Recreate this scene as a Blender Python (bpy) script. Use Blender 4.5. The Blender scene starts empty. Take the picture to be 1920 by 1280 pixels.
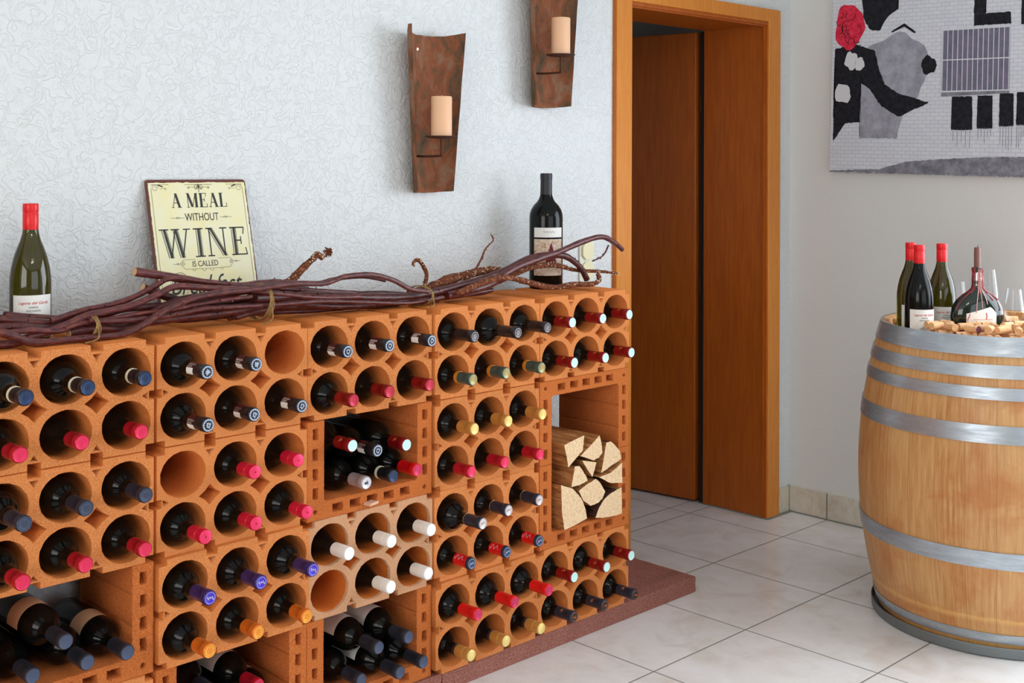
import bpy, bmesh, math, random
from mathutils import Vector, Matrix, noise
random.seed(7)
PI=math.pi
SC=bpy.context.scene; COL=SC.collection

# ---------------------------------------------------------------- camera, world, lights, exposure
cam_d=bpy.data.cameras.new('camera'); cam=bpy.data.objects.new('camera',cam_d); COL.objects.link(cam); SC.camera=cam
cam.location=(-2.7201,-2.28179,1.26301)
cam_d.sensor_width=36.0; cam_d.lens=2281.5/1920*36; cam_d.shift_y=-(640-311.66)/1920
cam_d.clip_start=.05
YAW=.77602; ROLL=-.00338
cam.rotation_euler=(Matrix.Rotation(-YAW,3,'Z')@Matrix.Rotation(PI/2,3,'X')@Matrix.Rotation(-ROLL,3,'Z')).to_euler()
SC.view_settings.view_transform='Standard'; SC.view_settings.look='None'; SC.view_settings.gamma=1
SC.view_settings.use_curve_mapping=False; SC.view_settings.exposure=0.0
world=bpy.data.worlds.new('daylight'); SC.world=world; world.use_nodes=True
bg=world.node_tree.nodes['Background']; bg.inputs[0].default_value=(.80,.88,1,1); bg.inputs[1].default_value=2.0
def area_light(loc,rot,sx,sy,power,col):
    l=bpy.data.lights.new('window_or_hall_fill','AREA'); l.shape='RECTANGLE'; l.size=sx; l.size_y=sy; l.energy=power; l.color=col
    o=bpy.data.objects.new('window_or_hall_fill',l); o.location=loc; o.rotation_euler=rot; COL.objects.link(o); return o
# daylight through the glazed patio door in the right-hand wall and the window behind the camera
area_light((1.25,-1.78,1.06),(0,PI/2-.60,0),1.9,2.0,66,(.82,.91,1))
area_light((-1.6,-4.93,1.35),(PI/2,0,0),3.4,1.7,9,(.95,.98,1))
area_light((-4.95,-2.0,1.45),(0,-PI/2,0),1.4,2.4,42,(1,.96,.88))
def spot_bulb(loc,power):
    l=bpy.data.lights.new('ceiling_bulb','POINT'); l.energy=power; l.shadow_soft_size=.035; l.color=(1,.93,.82)
    o=bpy.data.objects.new('ceiling_bulb',l); o.location=loc; COL.objects.link(o); return o
area_light((-.8,1.6,1.3),(0,-PI/2,0),1.0,.8,.9,(.95,.97,1))  # fill light added to lift the dark hall; no window opening there
spot_bulb((-2.35,-2.6,2.22),8); spot_bulb((-1.95,-2.6,2.22),8)

# ---------------------------------------------------------------- helpers
def srgb(r,g,b):
    f=lambda c:(c/255/12.92 if c/255<=.04045 else ((c/255+.055)/1.055)**2.4)
    return (f(r),f(g),f(b),1)
def mat(name,col,rough=.5,metal=0,spec=.5,**k):
    m=bpy.data.materials.new(name); m.use_nodes=True; b=m.node_tree.nodes['Principled BSDF']
    b.inputs['Base Color'].default_value=col; b.inputs['Roughness'].default_value=rough; b.inputs['Metallic'].default_value=metal
    b.inputs['Specular IOR Level'].default_value=spec
    for a,v in k.items(): b.inputs[a.replace('_',' ')].default_value=v
    return m
class NT:
    def __init__(s,m): s.m=m; s.t=m.node_tree; s.b=s.t.nodes['Principled BSDF']
    def n(s,ty,**k):
        x=s.t.nodes.new('ShaderNode'+ty)
        for a,v in k.items():
            if a.startswith('i_'):
                q=a[2:].replace('_',' '); 
                x.inputs[int(q) if q.isdigit() else q].default_value=v
            else: setattr(x,a,v)
        return x
    def l(s,a,b): s.t.links.new(a,b)
    def coord(s,kind='Object',scale=(1,1,1)):
        c=s.n('TexCoord'); mp=s.n('Mapping'); mp.inputs['Scale'].default_value=scale; s.l(c.outputs[kind],mp.inputs[0]); return mp.outputs[0]
    def wcoord(s,scale=(1,1,1)):
        c=s.n('NewGeometry'); mp=s.n('Mapping'); mp.inputs['Scale'].default_value=scale; s.l(c.outputs['Position'],mp.inputs[0]); return mp.outputs[0]
    def noise(s,vec,scale,detail=3,rough=.5,dist=0):
        x=s.n('TexNoise'); x.inputs['Scale'].default_value=scale; x.inputs['Detail'].default_value=detail; x.inputs['Roughness'].default_value=rough; x.inputs['Distortion'].default_value=dist
        s.l(vec,x.inputs['Vector']); return x.outputs['Fac']
    def ramp(s,fac,stops,interp='LINEAR'):
        x=s.n('ValToRGB'); e=x.color_ramp.elements; x.color_ramp.interpolation=interp
        while len(e)<len(stops): e.new(.5)
        for i,(p,c) in enumerate(stops): e[i].position=p; e[i].color=c if len(c)==4 else (*c,1)
        s.l(fac,x.inputs[0]); return x.outputs[0]
    def mix(s,fac,a,b,mode='MIX'):
        x=s.n('Mix',data_type='RGBA',blend_type=mode)
        for sock,v in ((x.inputs[0],fac),(x.inputs[6],a),(x.inputs[7],b)):
            if isinstance(v,(int,float)): sock.default_value=v
            elif isinstance(v,tuple): sock.default_value=v
            else: s.l(v,sock)
        return x.outputs[2]
    def math(s,op,a,b=None):
        x=s.n('Math',operation=op)
        for i,v in enumerate((a,b)):
            if v is None: continue
            if isinstance(v,(int,float)): x.inputs[i].default_value=v
            else: s.l(v,x.inputs[i])
        return x.outputs[0]
    def bump(s,h,strength=.3,dist=.01,prev=None):
        x=s.n('Bump'); x.inputs['Strength'].default_value=strength; x.inputs['Distance'].default_value=dist; s.l(h,x.inputs['Height'])
        if prev: s.l(prev,x.inputs['Normal'])
        s.l(x.outputs[0],s.b.inputs['Normal']); return x.outputs[0]
    def base(s,c): s.l(c,s.b.inputs['Base Color'])
def shade(me,angle=40):
    me.polygons.foreach_set('use_smooth',[True]*len(me.polygons))
    bm=bmesh.new(); bm.from_mesh(me); a=math.radians(angle)
    for e in bm.edges:
        if len(e.link_faces)==2 and e.calc_face_angle(0)>a: e.smooth=False
    bm.to_mesh(me); bm.free()
def mesh_from(name,verts,faces,mats,mi=None,smooth=True):
    me=bpy.data.meshes.new(name); me.from_pydata([tuple(v) for v in verts],[],faces)
    for m in (mats if isinstance(mats,(list,tuple)) else [mats]): me.materials.append(m)
    if mi:
        for p,i in zip(me.polygons,mi): p.material_index=i
    me.update()
    if smooth: shade(me)
    return me
class MB:
    def __init__(s): s.v=[]; s.f=[]; s.mi=[]
    def add(s,v,f,mi=0,M=None):
        o=len(s.v); s.v+=[(M@Vector(p)) if M else Vector(p) for p in v]; s.f+=[tuple(i+o for i in q) for q in f]; s.mi+=[mi]*len(f)
    def box(s,a,b,mi=0,M=None):
        x0,y0,z0=a; x1,y1,z1=b
        s.add([(x0,y0,z0),(x1,y0,z0),(x1,y1,z0),(x0,y1,z0),(x0,y0,z1),(x1,y0,z1),(x1,y1,z1),(x0,y1,z1)],
              [(0,3,2,1),(4,5,6,7),(0,1,5,4),(1,2,6,5),(2,3,7,6),(3,0,4,7)],mi,M)
    def lathe(s,prof,n=24,mi=0,M=None,sy=1.0,a0=0,a1=2*PI):
        full=abs(a1-a0-2*PI)<1e-6; m=n if full else n+1
        v=[];f=[]
        for (r,z) in prof:
            for i in range(m):
                a=a0+(a1-a0)*i/n; v.append((r*math.cos(a),sy*r*math.sin(a),z))
        for j in range(len(prof)-1):
            for i in range(n):
                k=(i+1)%m
                f.append((j*m+i,j*m+k,(j+1)*m+k,(j+1)*m+i))
        s.add(v,f,mi,M)
    def tube(s,pts,rad,n=8,mi=0,caps=True,M=None):
        pts=[Vector(p) for p in pts]; N=len(pts)
        if not isinstance(rad,(list,tuple)): rad=[rad]*N
        v=[];f=[]; up=Vector((0,0,1)); last=None
        for i,p in enumerate(pts):
            t=(pts[min(i+1,N-1)]-pts[max(i-1,0)]).normalized()
            if last is None:
                x=t.cross(up); 
                if x.length<.1: x=t.cross(Vector((1,0,0)))
                x.normalize()
            else: x=(last-t*last.dot(t)).normalized()
            last=x; y=t.cross(x)
            for k in range(n):
                a=2*PI*k/n; v.append(p+(x*math.cos(a)+y*math.sin(a))*rad[i])
        for i in range(N-1):
            for k in range(n):
                q=(k+1)%n; f.append((i*n+k,i*n+q,(i+1)*n+q,(i+1)*n+k))
        s.add(v,f,mi,M)
        if caps:
            s.add(v[:n],[tuple(reversed(range(n)))],mi,M); s.add(v[-n:],[tuple(range(n))],mi,M)
    def prism(s,poly,y0,y1,mi=0,mi_end=None,M=None):
        n=len(poly); v=[(x,y0,z) for x,z in poly]+[(x,y1,z) for x,z in poly]
        s.add(v,[(i,(i+1)%n,(i+1)%n+n,i+n) for i in range(n)],mi,M)
        me=mi if mi_end is None else mi_end
        s.add(v[:n],[tuple(range(n))],me,M); s.add(v[n:],[tuple(reversed(range(n)))],me,M)
    def mesh(s,name,mats,smooth=True,fix=True,angle=40):
        me=mesh_from(name,s.v,s.f,mats,s.mi,False)
        if fix:
            bm=bmesh.new(); bm.from_mesh(me); bmesh.ops.remove_doubles(bm,verts=bm.verts,dist=1e-6); bmesh.ops.recalc_face_normals(bm,faces=bm.faces); bm.to_mesh(me); bm.free()
        if smooth: shade(me,angle)
        return me
def link(name,me,parent=None,loc=None,rot=None):
    o=bpy.data.objects.new(name,me); COL.objects.link(o)
    if parent: o.parent=parent
    if loc: o.location=loc
    if rot: o.rotation_euler=rot
    return o
def tag(o,label,cat,group=None,kind=None):
    if label: o['label']=label
    if cat: o['category']=cat
    if group: o['group']=group
    if kind: o['kind']=kind
    return o
def empty(name,loc,rot=(0,0,0)):
    o=bpy.data.objects.new(name,None); o.empty_display_size=.05; COL.objects.link(o); o.location=loc; o.rotation_euler=rot; return o
def structure(name,me,parent=None):
    o=link(name,me,parent)
    if not parent: o['kind']='structure'
    return o
def curve_mesh(name,splines,extr,mats,bevel=0):
    """filled 2-D outline with holes, extruded; result lies in x-z with its front at y=0 and depth towards +y"""
    cu=bpy.data.curves.new('outline','CURVE'); cu.dimensions='2D'; cu.fill_mode='BOTH'; cu.extrude=extr/2-bevel; cu.bevel_depth=bevel; cu.bevel_resolution=0; cu.offset=-bevel
    for s in splines:
        sp=cu.splines.new('POLY'); sp.points.add(len(s)-1); sp.use_cyclic_u=True
        for i,(x,y) in enumerate(s): sp.points[i].co=(x,y,0,1)
    o=bpy.data.objects.new('outline',cu); COL.objects.link(o); dg=bpy.context.evaluated_depsgraph_get()
    me=bpy.data.meshes.new_from_object(o.evaluated_get(dg)); bpy.data.objects.remove(o); bpy.data.curves.remove(cu)
    me.name=name; me.transform(Matrix.Translation((0,extr/2,0))@Matrix.Rotation(PI/2,4,'X'))
    me.materials.clear()
    for m in (mats if isinstance(mats,list) else [mats]): me.materials.append(m)
    return me
def text_mesh(name,txt,size,mats,shear=0,extr=.0002,align='LEFT',bold=0,xs=1.0):
    cu=bpy.data.curves.new('lettering','FONT'); cu.body=txt; cu.size=size; cu.shear=shear; cu.extrude=extr; cu.align_x=align; cu.offset=bold; cu.resolution_u=3
    o=bpy.data.objects.new('lettering',cu); COL.objects.link(o); dg=bpy.context.evaluated_depsgraph_get()
    me=bpy.data.meshes.new_from_object(o.evaluated_get(dg)); bpy.data.objects.remove(o); bpy.data.curves.remove(cu)
    me.name=name; me.materials.clear(); me.materials.append(mats)
    if xs!=1: me.transform(Matrix.Scale(xs,4,(1,0,0)))
    return me
def wrap(me,r,a0=-PI/2,z0=0):
    """bend a flat x-y mesh round a z cylinder, reading outwards; x=0 sits at angle a0"""
    for v in me.vertices:
        x,y,z=v.co; a=a0+x/r; rr=r+.0003+max(z,0); v.co=(rr*math.cos(a),rr*math.sin(a),y+z0)
    return me
def smoothpath(pts,n=6):
    P=[Vector(p) for p in pts]; out=[]
    for i in range(len(P)-1):
        a=P[max(i-1,0)];b=P[i];c=P[i+1];d=P[min(i+2,len(P)-1)]
        for k in range(n):
            t=k/n; out.append(.5*((2*b)+(-a+c)*t+(2*a-5*b+4*c-d)*t*t+(-a+3*b-3*c+d)*t**3))
    out.append(P[-1]); return out

# ---------------------------------------------------------------- materials
def m_stucco():
    m=mat('white_textured_plaster',srgb(224,227,227),.9,spec=.2); t=NT(m); v=t.wcoord()
    a=t.noise(v,34,2,.5,1.3); r=t.math('ABSOLUTE',t.math('SUBTRACT',a,.5)); r2=t.math('MINIMUM',t.math('MULTIPLY',r,15),1.0)
    c=t.noise(v,80,4,.6); h=t.math('ADD',t.math('MULTIPLY',r2,.5),t.math('MULTIPLY',c,1.0)); t.bump(h,.6,.0045); return m
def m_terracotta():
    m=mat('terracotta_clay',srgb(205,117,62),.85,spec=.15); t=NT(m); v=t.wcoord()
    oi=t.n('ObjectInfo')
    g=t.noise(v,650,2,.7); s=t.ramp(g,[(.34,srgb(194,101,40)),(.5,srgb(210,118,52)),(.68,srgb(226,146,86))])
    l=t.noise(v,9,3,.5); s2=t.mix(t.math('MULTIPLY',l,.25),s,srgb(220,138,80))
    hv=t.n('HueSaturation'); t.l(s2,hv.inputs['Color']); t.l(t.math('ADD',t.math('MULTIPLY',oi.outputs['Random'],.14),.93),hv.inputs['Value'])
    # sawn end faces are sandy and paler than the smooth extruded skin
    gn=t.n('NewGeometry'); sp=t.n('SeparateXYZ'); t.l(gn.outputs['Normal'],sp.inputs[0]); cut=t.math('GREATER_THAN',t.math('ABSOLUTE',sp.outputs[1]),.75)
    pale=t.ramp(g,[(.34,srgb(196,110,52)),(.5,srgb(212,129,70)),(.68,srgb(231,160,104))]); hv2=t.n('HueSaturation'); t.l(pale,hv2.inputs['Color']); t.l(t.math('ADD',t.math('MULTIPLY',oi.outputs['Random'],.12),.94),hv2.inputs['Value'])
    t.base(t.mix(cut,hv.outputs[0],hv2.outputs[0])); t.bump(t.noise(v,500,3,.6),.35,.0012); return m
def m_terracotta_pale():
    m=mat('pale_dusty_terracotta',srgb(205,150,105),.9,spec=.15); t=NT(m); v=t.wcoord()
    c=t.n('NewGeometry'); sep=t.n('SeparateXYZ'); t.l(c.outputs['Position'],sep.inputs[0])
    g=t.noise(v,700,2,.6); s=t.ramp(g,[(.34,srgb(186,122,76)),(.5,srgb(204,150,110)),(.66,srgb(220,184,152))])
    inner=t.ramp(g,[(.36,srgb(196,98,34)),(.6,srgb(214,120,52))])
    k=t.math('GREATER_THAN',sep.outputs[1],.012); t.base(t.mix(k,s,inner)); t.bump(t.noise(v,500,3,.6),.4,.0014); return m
def m_rough_brick():
    m=mat('rough_cut_insulating_clay',srgb(196,104,54),.92,spec=.12); t=NT(m); v=t.wcoord(); v2=t.wcoord((1,1,.6))
    g=t.noise(v2,430,3,.7); s=t.ramp(g,[(.3,srgb(158,78,34)),(.42,srgb(194,104,50)),(.6,srgb(208,120,62)),(.72,srgb(222,148,96))])
    t.base(s); t.bump(t.noise(v2,330,4,.7),.8,.0028); return m
PLASTERF=mat('fine_grained_white_plaster',srgb(226,227,224),.9,spec=.2); _t=NT(PLASTERF); _v=_t.wcoord(); _t.bump(_t.noise(_v,110,4,.6,.4),.45,.004)
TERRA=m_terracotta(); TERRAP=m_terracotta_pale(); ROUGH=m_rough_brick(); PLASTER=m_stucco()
def m_floor():
    m=mat('cream_ceramic_floor_tile',srgb(214,206,198),.16,spec=.5); t=NT(m); c=t.n('NewGeometry'); sep=t.n('SeparateXYZ'); t.l(c.outputs['Position'],sep.inputs[0])
    S=.41127
    fx=t.math('PINGPONG',t.math('SUBTRACT',sep.outputs[0],1.40995-40*S),S/2)
    fy=t.math('PINGPONG',t.math('SUBTRACT',sep.outputs[1],.53942-40*S),S/2)
    thr=t.math('ABSOLUTE',t.math('SUBTRACT',sep.outputs[1],.635))
    d=t.math('MINIMUM',t.math('MINIMUM',fx,fy),thr); g=t.math('LESS_THAN',d,.0021)
    v=t.wcoord(); a=t.noise(v,7,6,.62,.6); s=t.ramp(a,[(.3,srgb(220,211,202)),(.5,srgb(232,228,224)),(.7,srgb(238,237,236))])
    t.base(t.mix(g,s,srgb(120,116,108))); r=t.n('MapRange'); t.l(g,r.inputs[0]); r.inputs[3].default_value=.2; r.inputs[4].default_value=.8; t.l(r.outputs[0],t.b.inputs['Roughness'])
    h=t.math('MINIMUM',t.math('MULTIPLY',d,180),1.0); t.bump(h,.25,.002); return m
FLOORM=m_floor()
def m_skirt():
    m=mat('cream_skirting_tile',srgb(216,208,192),.25); t=NT(m); v=t.wcoord(); a=t.noise(v,14,6,.65,.8)
    t.base(t.ramp(a,[(.3,srgb(196,184,164)),(.5,srgb(214,206,190)),(.7,srgb(224,218,206))])); return m
SKIRT=m_skirt()
GROUT=mat('grey_grout',srgb(128,132,124),.9)
def m_wood(name,c1,c2,scale=(14,14,1.2),rough=.35,bump=.05,k=6):
    m=mat(name,c1,rough,spec=.35); t=NT(m); v=t.coord('Object',scale); a=t.noise(v,k,6,.6,.4)
    t.base(t.ramp(a,[(.3,c1),(.7,c2)])); t.bump(a,bump,.002); return m
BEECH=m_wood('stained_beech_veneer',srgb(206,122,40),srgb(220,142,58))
BEECHL=m_wood('darker_beech_edge',srgb(176,96,34),srgb(196,114,44))  # beech in a darker tone for the casing's outer edge
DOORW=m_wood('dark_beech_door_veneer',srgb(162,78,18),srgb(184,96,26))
DARK=mat('dark_rubber_seal',srgb(28,20,16),.7)
def m_sandstone():
    m=mat('red_sandstone',srgb(150,92,78),.85,spec=.2); t=NT(m); v=t.wcoord(); g=t.noise(v,300,3,.7); l=t.noise(v,12,4,.6)
    s=t.ramp(g,[(.34,srgb(118,66,54)),(.5,srgb(156,100,86)),(.68,srgb(196,152,142))]); t.base(t.mix(t.math('MULTIPLY',l,.4),s,srgb(130,74,62))); t.bump(g,.5,.002); return m
SAND=m_sandstone()
GLASSD=mat('dark_wine_bottle_glass',(.003,.0035,.003,1),.13,spec=.22)
GLASSG=mat('olive_green_bottle_glass',(.085,.072,.005,1),.04,spec=.5,Transmission_Weight=.75,IOR=1.5)
WINE=mat('dark_wine',(.006,.006,.003,1),.1)
CLEAR=mat('clear_drinking_glass',(1,1,1,1),.0,spec=.5,Transmission_Weight=1.0,IOR=1.25)
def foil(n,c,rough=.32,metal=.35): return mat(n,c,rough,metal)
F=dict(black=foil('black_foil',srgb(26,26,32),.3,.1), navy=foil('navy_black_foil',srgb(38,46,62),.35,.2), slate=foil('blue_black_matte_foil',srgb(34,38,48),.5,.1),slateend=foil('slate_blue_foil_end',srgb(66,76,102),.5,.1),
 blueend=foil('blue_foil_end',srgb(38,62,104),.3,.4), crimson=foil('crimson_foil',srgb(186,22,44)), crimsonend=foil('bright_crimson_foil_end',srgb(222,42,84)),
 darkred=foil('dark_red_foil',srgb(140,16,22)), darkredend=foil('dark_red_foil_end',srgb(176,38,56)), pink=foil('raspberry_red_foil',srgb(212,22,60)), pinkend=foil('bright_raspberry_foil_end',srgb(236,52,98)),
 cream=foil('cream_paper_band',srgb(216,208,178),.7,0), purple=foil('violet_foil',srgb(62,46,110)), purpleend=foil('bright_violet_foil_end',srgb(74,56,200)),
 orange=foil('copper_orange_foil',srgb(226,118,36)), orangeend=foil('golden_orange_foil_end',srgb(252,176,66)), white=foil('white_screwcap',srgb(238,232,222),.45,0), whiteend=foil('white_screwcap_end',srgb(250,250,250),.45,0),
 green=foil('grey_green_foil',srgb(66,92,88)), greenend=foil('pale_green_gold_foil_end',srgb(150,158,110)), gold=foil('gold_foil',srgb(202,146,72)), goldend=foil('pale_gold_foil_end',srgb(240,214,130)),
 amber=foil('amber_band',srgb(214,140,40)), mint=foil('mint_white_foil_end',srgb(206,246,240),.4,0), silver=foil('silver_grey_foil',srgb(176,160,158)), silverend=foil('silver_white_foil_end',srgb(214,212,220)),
 violetpink=foil('muted_magenta_foil',srgb(168,60,112)), red=foil('bright_red_screwcap',srgb(222,16,22),.35,.1), paper=foil('white_paper_label',srgb(236,234,228),.8,0), tan=foil('tan_paper_label',srgb(214,176,138),.8,0), ink=foil('dark_ink',srgb(60,58,56),.8,0), redink=foil('red_ink',srgb(196,30,50),.8,0))


# ---------------------------------------------------------------- the setting
def boxes(name,lst,m,parent=None):
    b=MB()
    for a,c in lst: b.box(a,c)
    return structure(name,b.mesh(name,m,smooth=False,fix=False),parent)
ZF=-.05; XR=1.305; YB=.30
DIM=mat('warm_grey_wall_paint',srgb(170,160,148),.8)
boxes('floor',[((-5.2,-5.2,-.15),(1.5,3,ZF))],FLOORM)
boxes('wall_back',[((-5,YB,ZF),(.33,.57,2.35)),((1.16,YB,ZF),(XR,.57,2.35)),((.33,YB,1.835),(1.16,.57,2.35))],PLASTER)
boxes('wall_right',[((XR,-.78,ZF),(1.5,.57,2.35)),((XR,-5,ZF),(1.5,-2.78,2.35)),((XR,-2.78,2.1),(1.5,-.78,2.35))],PLASTERF)
boxes('wall_left',[((-5.2,-5,ZF),(-5,-3.2,2.35)),((-5.2,-.8,ZF),(-5,YB,2.35)),((-5.2,-3.2,ZF),(-5,-.8,.75)),((-5.2,-3.2,2.15),(-5,-.8,2.35))],DIM)
boxes('wall_front',[((-5.2,-5.2,ZF),(-3.3,-5,2.35)),((.1,-5.2,ZF),(1.5,-5,2.35)),((-3.3,-5.2,ZF),(.1,-5,.5)),((-3.3,-5.2,2.2),(.1,-5,2.35))],DIM)
boxes('ceiling',[((-5.2,-5.2,2.35),(1.5,.57,2.45))],PLASTER)
HALL=mat('grey_hall_paint',srgb(190,190,186),.9)
boxes('wall_hall',[((-.9,2.4,ZF),(1.5,2.5,2.35)),((-1.0,.57,ZF),(-.9,2.5,2.35)),((1.4,.57,ZF),(1.5,2.4,2.35))],HALL)
boxes('ceiling_hall',[((-1,.57,2.2),(1.5,2.5,2.3))],HALL)
# skirting tiles and their grout
SK=ZF+.098
boxes('baseboard_right',[((XR-.009,-.155,ZF+.004),(XR,.127,SK)),((XR-.009,-.57,ZF+.004),(XR,-.159,SK)),((XR-.009,-.77,ZF+.004),(XR,-.574,SK)),((XR-.009,.133,ZF+.004),(XR,YB-.009,SK))],SKIRT)
boxes('baseboard_back',[((1.219,YB-.009,ZF+.004),(XR-.012,YB,SK))],SKIRT)
boxes('trim_1',[((XR-.007,-.77,ZF),(XR-.0005,YB,SK-.001)),((1.219,YB-.007,ZF),(XR,YB-.0005,SK-.001)),((XR-.014,-.77,ZF+.0003),(XR,YB-.005,ZF+.004)),((1.14,YB-.022,ZF+.0003),(XR,YB,ZF+.004)),((1.135,.28,ZF+.0003),(1.16,.60,ZF+.0045))],GROUT)
# door: casing, reveal, open leaf
d1=empty('door_1',(.74,.57,ZF)); d1['kind']='structure'
def dpart(name,lst,m,bev=0.0,parent=None):
    b=MB()
    for a,c in lst: b.box(Vector(a)-d1.location,Vector(c)-d1.location)
    o=link(name,b.mesh(name,m,smooth=False,fix=False),parent or d1)
    if bev:
        q=o.modifiers.new('bevel','BEVEL'); q.width=bev; q.segments=2; q.limit_method='ANGLE'
    return o
XL0,XL1,XR0,XR1,ZT0,ZT1=.272,.349,1.140,1.217,1.805,1.853
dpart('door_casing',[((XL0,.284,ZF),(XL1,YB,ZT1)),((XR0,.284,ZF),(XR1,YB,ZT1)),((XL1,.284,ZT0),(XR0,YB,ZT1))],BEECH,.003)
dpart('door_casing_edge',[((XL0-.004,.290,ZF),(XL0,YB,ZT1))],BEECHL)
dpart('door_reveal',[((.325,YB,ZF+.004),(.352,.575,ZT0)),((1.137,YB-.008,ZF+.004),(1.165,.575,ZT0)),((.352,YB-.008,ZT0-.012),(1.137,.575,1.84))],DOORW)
dpart('stop_moulding',[((1.130,.300,ZF+.005),(1.137,.306,ZT0-.012)),((.352,.300,ZT0-.018),(1.130,.306,ZT0-.012)),((1.13,.555,ZF+.005),(1.139,.575,ZT0-.012))],DOORW)
dpart('door_seal',[((1.139,.5755,ZF+.005),(1.1425,.6,ZT0-.014)),((1.1355,.5765,ZF+.02),(1.138,.581,ZT0-.03))],DARK)
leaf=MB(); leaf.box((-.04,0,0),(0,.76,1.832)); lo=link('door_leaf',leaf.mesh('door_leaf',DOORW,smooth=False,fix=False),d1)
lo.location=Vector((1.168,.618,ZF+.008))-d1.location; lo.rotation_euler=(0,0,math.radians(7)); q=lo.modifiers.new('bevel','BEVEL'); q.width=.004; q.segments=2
h=MB(); 
for z in (.27,.85,1.56):
    h.lathe([(0,z-.04),(.006,z-.04),(.006,z+.04),(0,z+.04)],10)
    h.box((-.012,-.004,z-.03),(.004,-.001,z+.03))
ho=link('hinge',h.mesh('hinge',mat('brown_metal_hinge',srgb(120,72,40),.4,.6)),d1); ho.location=Vector((1.148,.600,ZF))-d1.location
# glazed openings behind the camera
def window(name,lst,mb):
    b=MB()
    for a,c in lst: b.box(a,c)
    return structure(name,b.mesh(name,mb,smooth=False,fix=False))
WFR=mat('white_window_frame',srgb(235,235,235),.4)
window('window_1',[((1.34,-2.78,ZF),(1.40,-2.71,2.1)),((1.34,-.85,ZF),(1.40,-.78,2.1)),((1.34,-1.81,ZF),(1.40,-1.75,2.1)),((1.34,-2.78,2.03),(1.40,-.78,2.1)),((1.34,-2.78,ZF),(1.40,-.78,.05))],WFR)
window('window_2',[((-3.3,-5.12,.5),(-3.24,-5.06,2.2)),((.04,-5.12,.5),(.1,-5.06,2.2)),((-1.63,-5.12,.5),(-1.57,-5.06,2.2)),((-3.3,-5.12,2.14),(.1,-5.06,2.2)),((-3.3,-5.12,.5),(.1,-5.06,.56))],WFR)

window('window_3',[((-5.12,-3.2,.75),(-5.06,-3.14,2.15)),((-5.12,-.86,.75),(-5.06,-.8,2.15)),((-5.12,-2.03,.75),(-5.06,-1.97,2.15)),((-5.12,-3.2,2.09),(-5.06,-.8,2.15)),((-5.12,-3.2,.75),(-5.06,-.8,.81))],WFR)
# ---------------------------------------------------------------- stone plinth slab
def slab(x0,x1,label):
    poly=[(x0,ZF+.0005),(x1-.004,ZF+.0005),(x1,ZF+.006),(x1-.003,-.025),(x1,-.006),(x1-.006,-.0006),(x0,-.0006)]
    n=36; b=MB(); v=[];f=[]
    for k,(x,z) in enumerate(poly): pass
    ys=[.003+.29*i/24 for i in range(25)]
    for i,y in enumerate(ys):
        for (x,z) in poly:
            j=noise.noise(Vector((x*9,y*30,z*60)))*.0022 if x>x0+.01 else 0
            v.append((x+j,y,z))
    m=len(poly)
    for i in range(24):
        for k in range(m): q=(k+1)%m; f.append((i*m+k,i*m+q,(i+1)*m+q,(i+1)*m+k))
    f.append(tuple(range(m))); f.append(tuple(range(24*m,25*m)))
    b.add(v,f); o=link('stone_slab',b.mesh('stone_slab',SAND)); tag(o,label,'plinth','sandstone slabs under the rack')
slab(-.715,.325,'red sandstone plinth slab under the two right columns, its end sticking out on the tiles')
slab(-2.2,-.717,'red sandstone plinth slab under the left and middle columns of the brick rack')

# ---------------------------------------------------------------- rack bricks
W=.375; H=.2268; DEP=.235
DX=[.003,.006,.003,.0035,0.0005]; DY=[.004,.006,.007,.001,0]
LV=[0,.2272,.4535,.6815,.9072]
def jag(pts,amp,fr,seed):
    return [(x+amp*noise.noise(Vector((x*fr,y*fr,seed))),y+amp*noise.noise(Vector((x*fr,y*fr,seed+9)))) for x,y in pts]
def ell(cx,cy,rx,ry,n=44,amp=.0012,seed=0):
    return jag([(cx+rx*math.cos(2*PI*i/n),cy+ry*math.sin(2*PI*i/n)) for i in range(n)],amp,140,seed)
def six_hole(seed,mt):
    g=.0018; e=.020; nd=.0132; n=.0125; hh=.0085; hd=.013; a=W/3; b=2*W/3; m=H/2-.001; T=H-.0006
    L=[(e,0),(a-n,0),(a-n,nd),(a+n,nd),(a+n,0),(b-n,0),(b-n,nd),(b+n,nd),(b+n,0),(W-e,0),(W-e,nd),(W-g,nd),(W-g,m-hh),(W-hd,m-hh),(W-hd,m+hh),(W-g,m+hh),(W-g,T-nd),(W-e,T-nd),(W-e,T),
       (b+n,T),(b+n,T-nd),(b-n,T-nd),(b-n,T),(a+n,T),(a+n,T-nd),(a-n,T-nd),(a-n,T),(e,T),(e,T-nd),(g,T-nd),(g,m+hh),(hd,m+hh),(hd,m-hh),(g,m-hh),(g,nd),(e,nd)]
    S=[L]
    for j,cz in enumerate((.1655,.0585)):
        for i in range(3): S.append(ell(W*(1+2*i)/6,cz,.0520,.0478,seed=seed+i+3*j))
    for cx in (a,b):
        cz=.112; S.append(jag([(cx-.0255,cz),(cx-.0112,cz+.0094),(cx,cz+.0215),(cx+.0112,cz+.0094),(cx+.0255,cz),(cx+.0112,cz-.0094),(cx,cz-.0215),(cx-.0112,cz-.0094)],.001,200,seed))
        S.append([(cx-.0088,T-nd-.005),(cx+.0088,T-nd-.005),(cx,T-nd-.0185)])
        S.append([(cx-.0080,nd+.0035),(cx,nd+.0155),(cx+.0080,nd+.0035)])
    S.append([(.0165,m+.0072),(.0165,m-.0072),(.0285,m)]); S.append([(W-.0165,m+.0072),(W-.0285,m),(W-.0165,m-.0072)])
    return curve_mesh('six_hole_brick',S,DEP,mt,.0011)
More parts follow.
